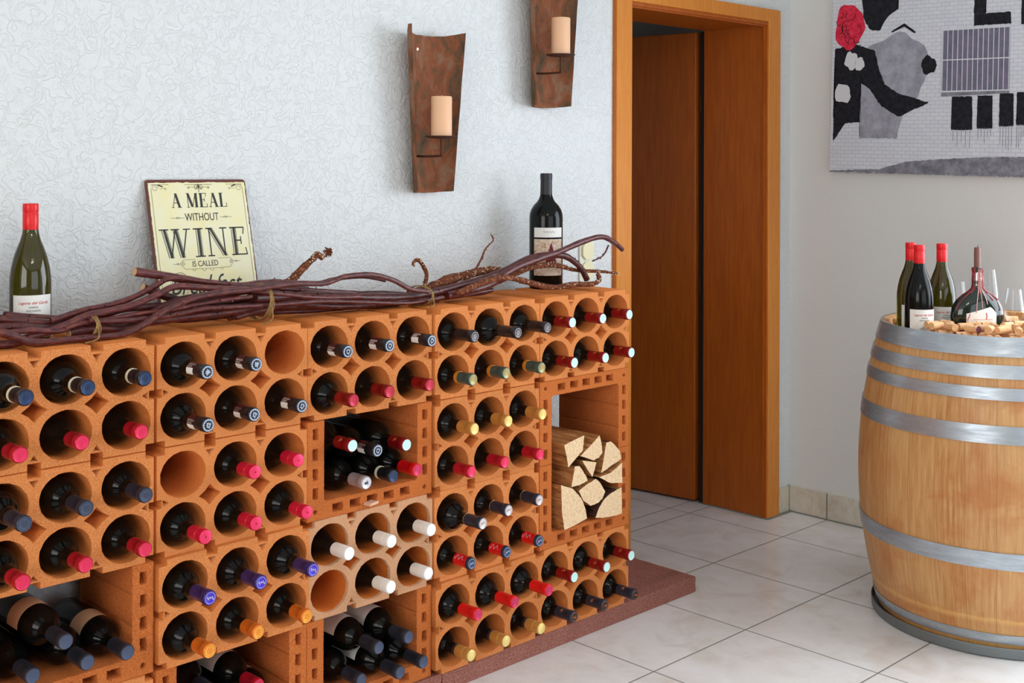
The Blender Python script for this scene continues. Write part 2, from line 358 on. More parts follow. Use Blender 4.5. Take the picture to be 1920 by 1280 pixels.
def trough(seed,flip=False):
    tw=.049; tf=.0415; g=.002; T=H-.0006
    def dense(P,step=.006):
        o=[]
        for i in range(len(P)):
            (x0,y0),(x1,y1)=P[i],P[(i+1)%len(P)]; k=max(1,int(math.hypot(x1-x0,y1-y0)/step))
            for q in range(k): o.append((x0+(x1-x0)*q/k,y0+(y1-y0)*q/k))
        return o
    gr=lambda x,s,z:[(x,z-.001),(x+s*.0022,z),(x,z+.001)]
    L=[(g,0),(W-g,0),(W-g,T),(W-tw,T)]+[p for z in (.168,.105) for p in reversed(gr(W-tw,1,z))]+[(W-tw,tf+.004),(W-tw-.004,tf),(tw+.004,tf),(tw,tf+.004)]+[p for z in (.105,.168) for p in gr(tw,-1,z)]+[(tw,T),(g,T)]
    L=jag(dense(L),.0011,160,seed)
    S=[L]
    for cx in (tw/2,W-tw/2):
        for cz in (.197,.151,.105,.062): 
            r=.0070; h=.0128; S.append(jag(dense([(cx-r,cz-h),(cx+r,cz-h),(cx+r,cz+h),(cx-r,cz+h)],.005),.0022,260,seed+cz*50))
        S.append(ell(cx,.0195,.0055,.0055,10,.002,seed))
    for i in range(5):
        cx=.0875+.05*i; r=.0148; h=.0094; S.append(jag(dense([(cx-r,.0205-h),(cx+r,.0205-h),(cx+r,.0205+h),(cx-r,.0205+h)],.005),.0024,260,seed+i))
    if flip: S=[[(x,T-y) for x,y in s] for s in S]
    return curve_mesh('trough_brick',S,DEP,ROUGH,.0008)
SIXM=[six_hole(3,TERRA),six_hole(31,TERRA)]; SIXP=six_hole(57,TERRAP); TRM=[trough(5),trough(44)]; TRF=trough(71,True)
CN=['leftmost column','second column from the left','middle column','fourth column from the left','rightmost column']
LN={'A':'top','B':'second','C':'third','D':'bottom'}
BRICKS={'1A':0,'1B':1,'1C':'t','1D':0,'2A':1,'2B':0,'2C':1,'2D':'t','3A':0,'3B':'t','3C':'p','3D':'t','4A':1,'4B':0,'4C':1,'4D':0,'5A':0,'5B':'f','5C':'t','5D':1}
SHIFT={'4C':-.0005}; FWD={'2C':-.010,'3C':-.004,'4D':-.006}
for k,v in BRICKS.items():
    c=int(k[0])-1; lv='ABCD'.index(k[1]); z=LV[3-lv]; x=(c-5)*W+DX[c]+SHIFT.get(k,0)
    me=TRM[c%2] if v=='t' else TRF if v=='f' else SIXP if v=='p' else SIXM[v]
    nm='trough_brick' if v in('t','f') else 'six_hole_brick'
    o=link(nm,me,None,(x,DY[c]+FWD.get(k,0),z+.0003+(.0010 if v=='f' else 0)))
    if v=='t': lb='rough %s brick holding %s, %s in %s'%('U-shaped',{'1C':'dark bottles','2D':'dark bottles','3B':'mixed bottles','3D':'black-capped bottles','5C':'firewood'}[k],{'1C':'third from top','2D':'bottom','3B':'second from top','3D':'bottom','5C':'third from top'}[k],CN[c])
    elif v=='f': lb='rough arched brick upside down above the firewood in the rightmost column'
    elif v=='p': lb='pale dusty terracotta brick with six round holes holding white-capped bottles, middle column'
    else: lb='six-hole terracotta brick, %s of the %s'%({'A':'top','B':'second from top','C':'third from top','D':'bottom'}[k[1]],CN[c])
    tag(o,lb,'brick','rough U-shaped rack bricks' if v in('t','f') else 'six-hole terracotta rack bricks')

for i in range(4):  # unseen extra column, added to stop light leaking in behind the rack
    o=link('six_hole_brick',SIXM[i%2],None,(-6*W+.001,.004,LV[i]+.0003)); tag(o,'unseen six-hole terracotta brick added left of the frame to block stray light','brick','light-blocking bricks added left of the frame')
# ---------------------------------------------------------------- bottles
R=.0380; LB=.28
BORD=[(0,.004),(.024,.0),(R-.003,.0),(R,.005),(R,.158),(R*.99,.165),(R*.955,.172),(R*.89,.179),(R*.79,.186),(R*.66,.192),(R*.53,.197),(.0165,.202),(.0147,.208),(.0140,.220),(.0136,.278),(0,.278)]
BURG=[(0,.004),(.026,0),(R-.002,0),(R+.001,.005),(R+.001,.125),(R*.98,.14),(R*.9,.158),(R*.76,.178),(R*.6,.195),(.0172,.212),(.0148,.224),(.0138,.235),(.0136,.278),(0,.278)]
def lathe_mesh(name,prof,mats,n=32,mi=None):
    b=MB()
    if mi is None: b.lathe(prof,n)
    else:
        for i in range(len(prof)-1): b.lathe(prof[i:i+2],n,mi[i])
    return b.mesh(name,mats)
BODY={'bord':lathe_mesh('bottle_body',BORD,GLASSD,40),'burg':lathe_mesh('bottle_body',BURG,GLASSD,40)}
def neck_r(z,prof=BORD):
    for (r0,z0),(r1,z1) in zip(prof[2:],prof[3:]):
        if z0<=z<=z1: return r0+(r1-r0)*(z-z0)/(z1-z0)
    return .0136
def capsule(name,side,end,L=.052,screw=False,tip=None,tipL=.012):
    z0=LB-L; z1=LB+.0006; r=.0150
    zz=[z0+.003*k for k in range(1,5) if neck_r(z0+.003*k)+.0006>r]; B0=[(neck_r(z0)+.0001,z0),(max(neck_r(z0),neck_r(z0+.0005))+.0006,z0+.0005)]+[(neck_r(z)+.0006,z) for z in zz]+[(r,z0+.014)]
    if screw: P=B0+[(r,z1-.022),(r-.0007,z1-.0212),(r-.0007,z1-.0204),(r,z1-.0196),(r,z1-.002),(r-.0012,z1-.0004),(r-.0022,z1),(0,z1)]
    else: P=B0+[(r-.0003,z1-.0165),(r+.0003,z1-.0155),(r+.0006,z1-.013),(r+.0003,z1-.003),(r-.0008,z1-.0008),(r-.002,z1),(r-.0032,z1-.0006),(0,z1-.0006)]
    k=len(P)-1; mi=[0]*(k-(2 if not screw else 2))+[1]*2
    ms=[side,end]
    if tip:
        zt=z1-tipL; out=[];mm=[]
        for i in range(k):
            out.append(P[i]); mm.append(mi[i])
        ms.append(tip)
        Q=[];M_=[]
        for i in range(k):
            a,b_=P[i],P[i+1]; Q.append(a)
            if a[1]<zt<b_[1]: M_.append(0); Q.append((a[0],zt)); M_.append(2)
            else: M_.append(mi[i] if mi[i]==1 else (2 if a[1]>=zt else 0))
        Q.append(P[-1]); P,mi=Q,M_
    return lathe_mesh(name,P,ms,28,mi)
def ring(b,r0,r1,z,n=24,mi=0,h=.0004): b.lathe([(r0,z),(r0,z+h),(r1,z+h),(r1,z)],n,mi)
ZE=LB
def seal_emboss(m):
    b=MB(); ring(b,.0102,.0112,ZE-.0001); ring(b,.0058,.0066,ZE-.0001)
    for i in range(5):
        a=i*2*PI/5; b.box((-.0008,.0015,ZE-.0001),(.0008,.0048,ZE+.0004),0,Matrix.Rotation(a,4,'Z'))
    return b.mesh('capsule_seal',m)
def seal_dg():
    b=MB(); ZE=LB+.0008; ring(b,.0096,.0126,ZE,28,0)
    for i in range(14):
        a=i*2*PI/14; b.box((-.0006,.0100,ZE+.0002),(.0005,.0122,ZE+.0006),1,Matrix.Rotation(a,4,'Z'))
    for i,l in enumerate((.0072,.005,.0066,.0058,.0068,.0052,.006)):
        a=i*2*PI/7; M=Matrix.Rotation(a,4,'Z'); b.add([(-.0021,0,ZE+.0005),(.0021,0,ZE+.0005),(.0012,l,ZE+.0005),(-.0007,l*.9,ZE+.0005)],[(0,1,2,3)],0,M)
    return b.mesh('capsule_seal',[foil('bluish_white_print',srgb(186,198,220),.5,0),F['navy']],smooth=False)
def seal_script(m,n=6,s=1.0):
    b=MB(); ring(b,.0108,.0114,ZE); rr=random.Random(n)
    pts=[(-.008*s+.016*s*i/(n+3),.003*s*math.sin(i*2.1)+rr.uniform(-.0015,.0015),ZE+.0005) for i in range(n+4)]
    b.tube(smoothpath(pts,4),.0006,5); return b.mesh('capsule_seal',m)
def seal_disc(m,r=.0085):
    b=MB(); b.lathe([(r,ZE-.0002),(r,ZE+.0011),(0,ZE+.0011)],24); return b.mesh('capsule_seal',m)
def band(m,z0,z1,r=.0153): return lathe_mesh('neck_band',[(r-.001,z0),(r,z0+.0005),(r,z1-.0005),(r-.001,z1)],m,28)
def dglabel():
    b=MB(); r=.0149
    for a0,a1,mi in ((-1.9,-.15,0),(-.15,.8,1)):
        b.lathe([(r,.2205),(r,.2465)],10,mi,None,1,a0,a1)
    me=b.mesh('neck_label',[mat('maroon_neck_label',srgb(70,14,20),.5),F['paper']]); return me
DGL=dglabel()
def dgtext():
    ms=[]
    for i,(t) in enumerate(('DOUGLAS','GREEN')):
        me=text_mesh('neck_lettering',t,.0058,F['white'],extr=.0001,bold=.00012)
        for v in me.vertices:
            x,y,z=v.co; a=-.62+(-y+i*.0056)/.0151; r=.0151; v.co=(r*math.cos(a),r*math.sin(a),.2225+x*.95)
        ms.append(me)
    bm=bmesh.new(); [bm.from_mesh(q) for q in ms]; me=bpy.data.meshes.new('neck_lettering'); bm.to_mesh(me); bm.free(); me.materials.append(F['white']); return me
DGT=dgtext()
def mk(body,side,end,L=.052,screw=False,seal=None,extra=(),tip=None,tipL=.012):
    return dict(body=body,cap=capsule('capsule',F[side],F[end],L,screw,F[tip] if tip else None,tipL),seal=seal,extra=list(extra))
SE={k:seal_emboss(F[k]) for k in ('crimson','crimsonend','darkredend','pink','pinkend','orange','gold','green','slate','blueend','navy','white','whiteend')}
GOLDS=seal_script(F['gold'],5); WHS=seal_script(F['silverend'],6)
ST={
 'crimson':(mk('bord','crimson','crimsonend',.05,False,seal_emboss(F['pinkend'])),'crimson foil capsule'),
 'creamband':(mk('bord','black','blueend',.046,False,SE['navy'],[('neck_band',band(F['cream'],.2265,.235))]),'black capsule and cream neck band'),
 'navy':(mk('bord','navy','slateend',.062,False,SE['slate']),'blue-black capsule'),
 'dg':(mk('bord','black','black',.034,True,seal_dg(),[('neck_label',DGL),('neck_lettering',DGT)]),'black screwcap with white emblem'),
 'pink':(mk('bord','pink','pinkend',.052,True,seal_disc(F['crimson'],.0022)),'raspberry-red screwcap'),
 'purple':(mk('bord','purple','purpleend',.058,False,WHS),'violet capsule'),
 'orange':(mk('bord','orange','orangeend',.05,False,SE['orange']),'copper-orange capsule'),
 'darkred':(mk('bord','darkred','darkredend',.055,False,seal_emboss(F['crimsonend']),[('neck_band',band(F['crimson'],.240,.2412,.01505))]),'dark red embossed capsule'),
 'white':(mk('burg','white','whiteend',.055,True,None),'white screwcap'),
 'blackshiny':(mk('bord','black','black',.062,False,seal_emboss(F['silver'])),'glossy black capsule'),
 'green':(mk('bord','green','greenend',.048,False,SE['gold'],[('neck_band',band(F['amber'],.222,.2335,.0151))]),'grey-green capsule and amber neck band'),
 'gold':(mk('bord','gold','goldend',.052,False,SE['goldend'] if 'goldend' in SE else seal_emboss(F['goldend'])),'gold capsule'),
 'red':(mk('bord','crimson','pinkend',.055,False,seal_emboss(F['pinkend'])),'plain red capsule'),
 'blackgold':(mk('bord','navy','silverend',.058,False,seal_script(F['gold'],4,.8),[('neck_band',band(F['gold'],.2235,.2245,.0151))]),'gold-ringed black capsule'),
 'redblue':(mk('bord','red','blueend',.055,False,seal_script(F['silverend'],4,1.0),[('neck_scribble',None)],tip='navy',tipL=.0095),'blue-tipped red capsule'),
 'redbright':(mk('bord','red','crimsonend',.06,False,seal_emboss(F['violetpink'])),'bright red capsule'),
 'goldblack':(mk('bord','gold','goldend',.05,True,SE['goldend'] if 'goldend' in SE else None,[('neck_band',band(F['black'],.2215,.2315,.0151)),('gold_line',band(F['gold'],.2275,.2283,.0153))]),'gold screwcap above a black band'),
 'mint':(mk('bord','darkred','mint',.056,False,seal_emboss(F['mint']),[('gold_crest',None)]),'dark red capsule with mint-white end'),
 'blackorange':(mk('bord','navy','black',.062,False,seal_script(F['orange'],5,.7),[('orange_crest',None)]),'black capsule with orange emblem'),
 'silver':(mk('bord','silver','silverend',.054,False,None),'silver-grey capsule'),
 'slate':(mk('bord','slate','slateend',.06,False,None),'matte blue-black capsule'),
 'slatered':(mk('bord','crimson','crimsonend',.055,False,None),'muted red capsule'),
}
def scribble(m,z0,z1,a0,n,name,amp=.5):
    b=MB(); rr=random.Random(n); r=.0153
    P=[]
    for i in range(n):
        a=a0+amp*math.sin(i*1.9)+rr.uniform(-.1,.1); z=z0+(z1-z0)*i/(n-1); P.append((r*math.cos(a),r*math.sin(a),z))
    P=[(Vector((p.x,p.y,0)).normalized()*r+Vector((0,0,p.z))) for p in smoothpath(P,4)]
    b.tube(P,.0003,4); return b.mesh(name,m)
SCR={'neck_scribble':scribble(F['silverend'],.229,.262,-.85,9,'neck_scribble'),'gold_crest':scribble(F['amber'],.245,.253,-.8,6,'gold_crest',.3),'orange_crest':scribble(F['orange'],.238,.246,-.8,7,'orange_crest',.3)}
gl=text_mesh('seal_lettering','ak',.012,F['ink'],align='CENTER',bold=.0003); gl.transform(Matrix.Rotation(PI,4,'Z')@Matrix.Translation((0,-.003,ZE+.0004))); ST['silver'][0]['seal']=gl
BODYC={}
def paper_label(z0,z1,a0,a1,m,name='paper_label',r=R):
    b=MB(); b.lathe([(r+.0004,z0),(r+.0004,z1)],20,0,None,1,a0,a1); return b.mesh(name,m)
PL={'white':paper_label(.06,.155,-2.4,-.1,F['paper']),'tan':paper_label(.10,.15,-2.6,.1,F['tan'])}
TXL=scribble
def bottle(style,loc,rot,label,group,paper=None,name='wine_bottle'):
    s,_=ST[style]; t=empty(name,loc,rot); tag(t,label,'bottle',group)
    gb=link('glass_body',BODY[s['body']],t)
    cp=link('capsule',s['cap'],t)
    if s['seal']: link('capsule_seal',s['seal'],cp)
    for n,me in s['extra']: link(n,me or SCR[n],t)
    if paper: 
        p=link('paper_label',PL[paper],gb)
    return t
# rack bottles: y of each capsule end, per brick, upper row then lower row, left to right
TAB={'1A':('creamband','crimson',[-.108,-.090,-.073,-.084,-.066,-.059]),'1B':('navy','crimson',[-.103,-.085,-.079,-.097,-.083,-.076]),
'2A':('dg','dg',[-.089,-.074,None,-.093,-.067,-.060]),'2B':('pink','pink',[None,-.071,-.048,-.085,-.076,-.082]),'2C':('purple','orange',[-.103,-.096,-.105,-.102,-.085,-.082]),
'3A':('dg','darkred',[-.063,-.057,-.062,-.086,-.058,-.056]),'3C':('white','white',[-.071,-.067,-.063,None,-.065,-.053]),
'4A':('blackshiny','green',[-.079,-.104,-.087,-.073,-.062,-.066]),'4B':('gold','red',[-.079,-.070,-.070,-.069,-.058,-.061]),'4C':('blackgold','redblue',[-.110,-.072,-.059,-.071,-.068,-.061]),
'4D':('redbright','goldblack',[-.094,-.096,-.096,-.070,-.065,-.068]),'5A':('mint','mint',[-.062,-.061,-.051,-.070,-.071,-.059]),'5D':('mint','blackorange',[-.072,-.078,-.061,-.073,-.073,-.077])}
PW={'A':'top brick','B':'second brick down','C':'third brick down','D':'bottom brick'}
for k,(s1,s2,ys) in TAB.items():
    c=int(k[0])-1; lv='ABCD'.index(k[1])
    for j,y in enumerate(ys):
        if y is None: continue
        st=s1 if j<3 else s2
        x=(c-5)*W+DX[c]+SHIFT.get(k,0)+W*(1+2*(j%3))/6
        zc=LV[3-lv]+(.1655 if j<3 else .0585)
        z=zc-.0478+R+.0024
        hole=('upper ' if j<3 else 'lower ')+('left','middle','right')[j%3]+' hole'
        lb='bottle with %s, %s of %s, %s'%(ST[st][1],hole,PW[k[1]],CN[c].replace(' from the left',''))
        rnd=random.Random(k+str(j)); tilt=math.radians(.75)
        ax=rnd.uniform(-.35,.35)
        # bottle axis along -y, base towards the wall, neck a touch up
        M=Matrix.Rotation(rnd.uniform(-.012,.012),4,'Z')@Matrix.Rotation(PI/2-tilt,4,'X')@Matrix.Rotation(PI+ax,4,'Z')
        t=bottle(st,(0,0,0),(0,0,0),lb,'bottles with %s'%ST[st][1])
        d=M.to_3x3()@Vector((0,0,1)); end=Vector((x,y,z+.004)); base=end-d*(LB*1.0)
        t.location=base; t.rotation_euler=M.to_euler()


# bottles lying loose inside the U-shaped bricks
def lay(style,x,y,z,label,dx=0.0,roll=0.0,paper=None,dz=0.0):
    d=Vector((x-(x+dx),-LB,dz)).normalized() if False else Vector((-dx,-LB,dz)).normalized()
    zax=d; xax=Vector((-1,0,0)); yax=zax.cross(xax).normalized(); xax=yax.cross(zax).normalized()
    M=Matrix((xax,yax,zax)).transposed()@Matrix.Rotation(roll,3,'Z')
    t=bottle(style,(0,0,0),(0,0,0),label,'bottles lying in the U-shaped bricks',paper)
    t.location=Vector((x,y,z))-d*LB; t.rotation_euler=M.to_euler()
B1=LV[1]+.0415+R+.001
lay('slate',-1.764,-.034,B1,'dark bottle with blue-black capsule lowest at the left in the leftmost trough brick')
lay('slate',-1.663,-.046,B1,'dark bottle with slate-blue capsule between two others on the floor of the leftmost trough')
lay('slate',-1.585,-.055,B1,'tan-labelled bottle lying rightmost in the trough brick of the leftmost column',-.0,0,'tan')
lay('slate',-1.7135,-.062,B1+.0580,'tan-labelled bottle lying on top of two others in the leftmost trough brick',0,0,'tan')
B3=LV[2]+.0415+R+.001
lay('redbright',-.836,-.042,B3,'bottle with bright red capsule, lower right in the middle trough below the top brick')
lay('creamband',-.914,-.047,B3,'bottle with cream neck band among the mixed bottles in the middle column trough',0,.2)
lay('silver',-.997,-.052,B3,'bottle with silver-grey capsule lettered on its end, lowest left in the mixed trough')
lay('dg',-.9555,-.040,B3+.0655,'black screwcap bottle with white emblem in the centre of the mixed bottle trough',0,.1)
lay('mint',-.875,-.048,B3+.0675,'dark red capsule bottle with mint-white end, upper right in the mixed bottle trough')
lay('mint',-1.032,-.045,B3+.0900,'dark red capsule bottle with mint-white end, upper left in the mixed bottle trough')
B4=.0415+R+.001
lay('slate',-1.004,-.045,B4,'black-capped bottle lowest left in the bottom trough of the middle column')
lay('slate',-.914,-.075,B4,'black-capped bottle in the middle of the floor of the bottom trough, middle column',0,0,'white')
lay('slate',-.836,-.067,B4,'black-capped bottle lowest right in the bottom trough of the middle column')
lay('slate',-.959,-.052,B4+.0640,'white-labelled black-capped bottle resting upper left in the middle bottom trough',0,0,'white')
lay('slate',-.875,-.058,B4+.0675,'white-labelled black-capped bottle resting upper right in the middle bottom trough',.0,0,'white')
lay('slate',-1.405,-.03,B4,'dark bottle on the floor at the left of the second column trough, mostly hidden')
lay('slate',-1.318,-.03,B4,'dark bottle on the floor in the middle of the second column trough, mostly hidden')
lay('slatered',-1.209,-.01,B4,'tan-labelled dark bottle at the right of the second column trough',0,0,'tan')
lay('navy',-1.3615,.005,B4+.0645,'dark bottle on top at the left in the second column trough, blue-black capsule')
lay('slatered',-1.2635,-.02,B4+.0560,'white-labelled bottle with muted red capsule on top in the second column trough',0,0,'white')
# small wooden chip in the brick
b=MB(); b.prism([(0,0),(.03,0),(.034,.004),(.03,.0065),(.002,.006)],0,.02); o=link('wood_chip',b.mesh('wood_chip',mat('pale_pink_wood',srgb(224,176,146),.8),smooth=False),None,(-.957,-.0145,LV[2]+.011),(0,0,.25))
tag(o,'small pale wooden chip stuck in a slot of the middle trough brick','wood chip')

# ---------------------------------------------------------------- firewood
ENDG=mat('split_log_end',srgb(224,186,140),.85,spec=.15); t=NT(ENDG); v=t.coord('Object',(1,1,1)); a=t.noise(v,160,4,.7); l=t.noise(v,26,3,.5,.5)
t.base(t.mix(t.math('MULTIPLY',l,.5),t.ramp(a,[(.3,srgb(214,172,128)),(.5,srgb(240,210,168)),(.7,srgb(250,230,198))]),srgb(226,186,142))); t.bump(a,.5,.003)
SIDE=mat('split_log_side',srgb(178,118,66),.85,spec=.15); t=NT(SIDE); v=t.coord('Object',(1,.12,1)); a=t.noise(v,120,4,.65); t.base(t.ramp(a,[(.3,srgb(118,72,38)),(.5,srgb(176,118,68)),(.7,srgb(212,158,104))])); t.bump(a,.5,.003)
BARK=mat('dark_bark',srgb(74,46,34),.95,spec=.1); t=NT(BARK); v=t.coord('Object',(1,.3,1)); a=t.noise(v,90,4,.7); t.base(t.ramp(a,[(.3,srgb(40,24,18)),(.7,srgb(110,72,54))])); t.bump(a,.8,.006)
LOGS={1:([(-.283,.503),(-.202,.519),(-.204,.498),(-.208,.477),(-.265,.440)],[],'wedge-shaped split log at the top left of the firewood stack'),
2:([(-.217,.464),(-.139,.509),(-.130,.485),(-.126,.458),(-.140,.448),(-.162,.444)],[2,3,4],'split log with a triangular end, top middle of the firewood stack'),
3:([(-.131,.402),(-.119,.445),(-.109,.484),(-.092,.484),(-.072,.472),(-.052,.453),(-.044,.428)],[2,3,4,5],'round-backed split log at the top right of the firewood stack'),
4:([(-.210,.450),(-.152,.436),(-.160,.418),(-.170,.398),(-.192,.425)],[],'smallest split log, wedged in the middle of the firewood stack'),
5:([(-.257,.386),(-.250,.415),(-.244,.440),(-.225,.438),(-.212,.426),(-.196,.405),(-.190,.393),(-.224,.385)],[2,3,4],'quarter log at the left middle of the firewood stack'),
6:([(-.143,.392),(-.09,.398),(-.044,.418),(-.042,.359),(-.092,.368)],[3,4],'split log at the right middle of the firewood stack, above dark bark'),
7:([(-.220,.367),(-.185,.380),(-.151,.388),(-.130,.372),(-.110,.346),(-.122,.328),(-.140,.318),(-.171,.317),(-.201,.335)],[3,4,5,6],'fan-shaped split log in the centre of the firewood stack'),
8:([(-.294,.398),(-.250,.380),(-.228,.362),(-.209,.341),(-.194,.312),(-.188,.286),(-.232,.278),(-.280,.272),(-.290,.326)],[1,2,3,4],'large pale quarter log at the bottom left of the firewood stack'),
9:([(-.155,.281),(-.140,.305),(-.120,.325),(-.092,.337),(-.06,.343),(-.042,.344),(-.040,.300),(-.038,.2705),(-.077,.2705),(-.12,.274)],[0,1,2,3],'large quarter log at the bottom right of the firewood stack')}
for k,(poly,bark,lb) in LOGS.items():
    cx=sum(p[0] for p in poly)/len(poly); cz=sum(p[1] for p in poly)/len(poly)
    P=[(min(x-.012,-.0525),z) for x,z in poly]; y0=-.018+.006*noise.noise(Vector((k*3.1,0,0)))
    n=len(P); D=[]
    for i in range(n):
        (x0,z0),(x1,z1)=P[i],P[(i+1)%n]
        for q in range(4):
            u=q/4; D.append((x0+(x1-x0)*u+.0012*noise.noise(Vector((x0*90+q,z0*90,k))),z0+(z1-z0)*u+.0012*noise.noise(Vector((x0*90,z0*90+q,k+5))),i))
    b=MB(); v=[];f=[];mi=[]; ys=[y0+.212*j/10 for j in range(11)]
    for j,y in enumerate(ys):
        for (x,z,i) in D:
            s=1-.05*j/10; v.append(((x-cx)*s+.0015*noise.noise(Vector((x*30,y*20,k))),y-.1,(z-cz)*s+.0015*noise.noise(Vector((x*30,y*20,k+7)))))
    m=len(D)
    for j in range(10):
        for q in range(m): r_=(q+1)%m; f.append((j*m+q,j*m+r_,(j+1)*m+r_,(j+1)*m+q)); mi.append(2 if D[q][2] in bark else 1)
    f+= [tuple(reversed(range(m))),tuple(range(10*m,11*m))]; mi+=[0,0]
    me=mesh_from('firewood_log',v,f,[ENDG,SIDE,BARK],mi); o=link('firewood_log',me,None,(cx,.1,cz)); tag(o,lb,'log','split logs in the right trough')

# ---------------------------------------------------------------- vine bundle
VINE=mat('reddish_brown_vine_bark',srgb(104,44,34),.34,spec=.5); t=NT(VINE); c=t.coord('Object',(1,3,3)); a=t.noise(c,60,4,.65,.4)
oi=t.n('ObjectInfo'); hv=t.n('HueSaturation'); t.l(t.ramp(a,[(.3,srgb(44,16,20)),(.5,srgb(84,34,34)),(.72,srgb(122,60,46))]),hv.inputs['Color']); t.l(t.math('ADD',t.math('MULTIPLY',oi.outputs['Random'],.7),.65),hv.inputs['Value']); t.base(hv.outputs[0]); t.bump(a,.4,.002)
RVINE=mat('flaky_brown_vine_bark',srgb(112,62,40),.8,spec=.2); t=NT(RVINE); a=t.noise(t.coord('Object'),140,4,.7); t.base(t.ramp(a,[(.3,srgb(54,28,20)),(.55,srgb(122,66,42)),(.72,srgb(196,150,110))])); t.bump(a,.9,.004)
CUT=mat('pale_cut_wood',srgb(206,164,120),.8)
TW=mat('jute_twine',srgb(150,116,70),.9,spec=.1); t=NT(TW); a=t.noise(t.coord('Object',(1,1,1)),300,3,.6); t.base(t.ramp(a,[(.3,srgb(112,82,44)),(.7,srgb(184,150,100))]))
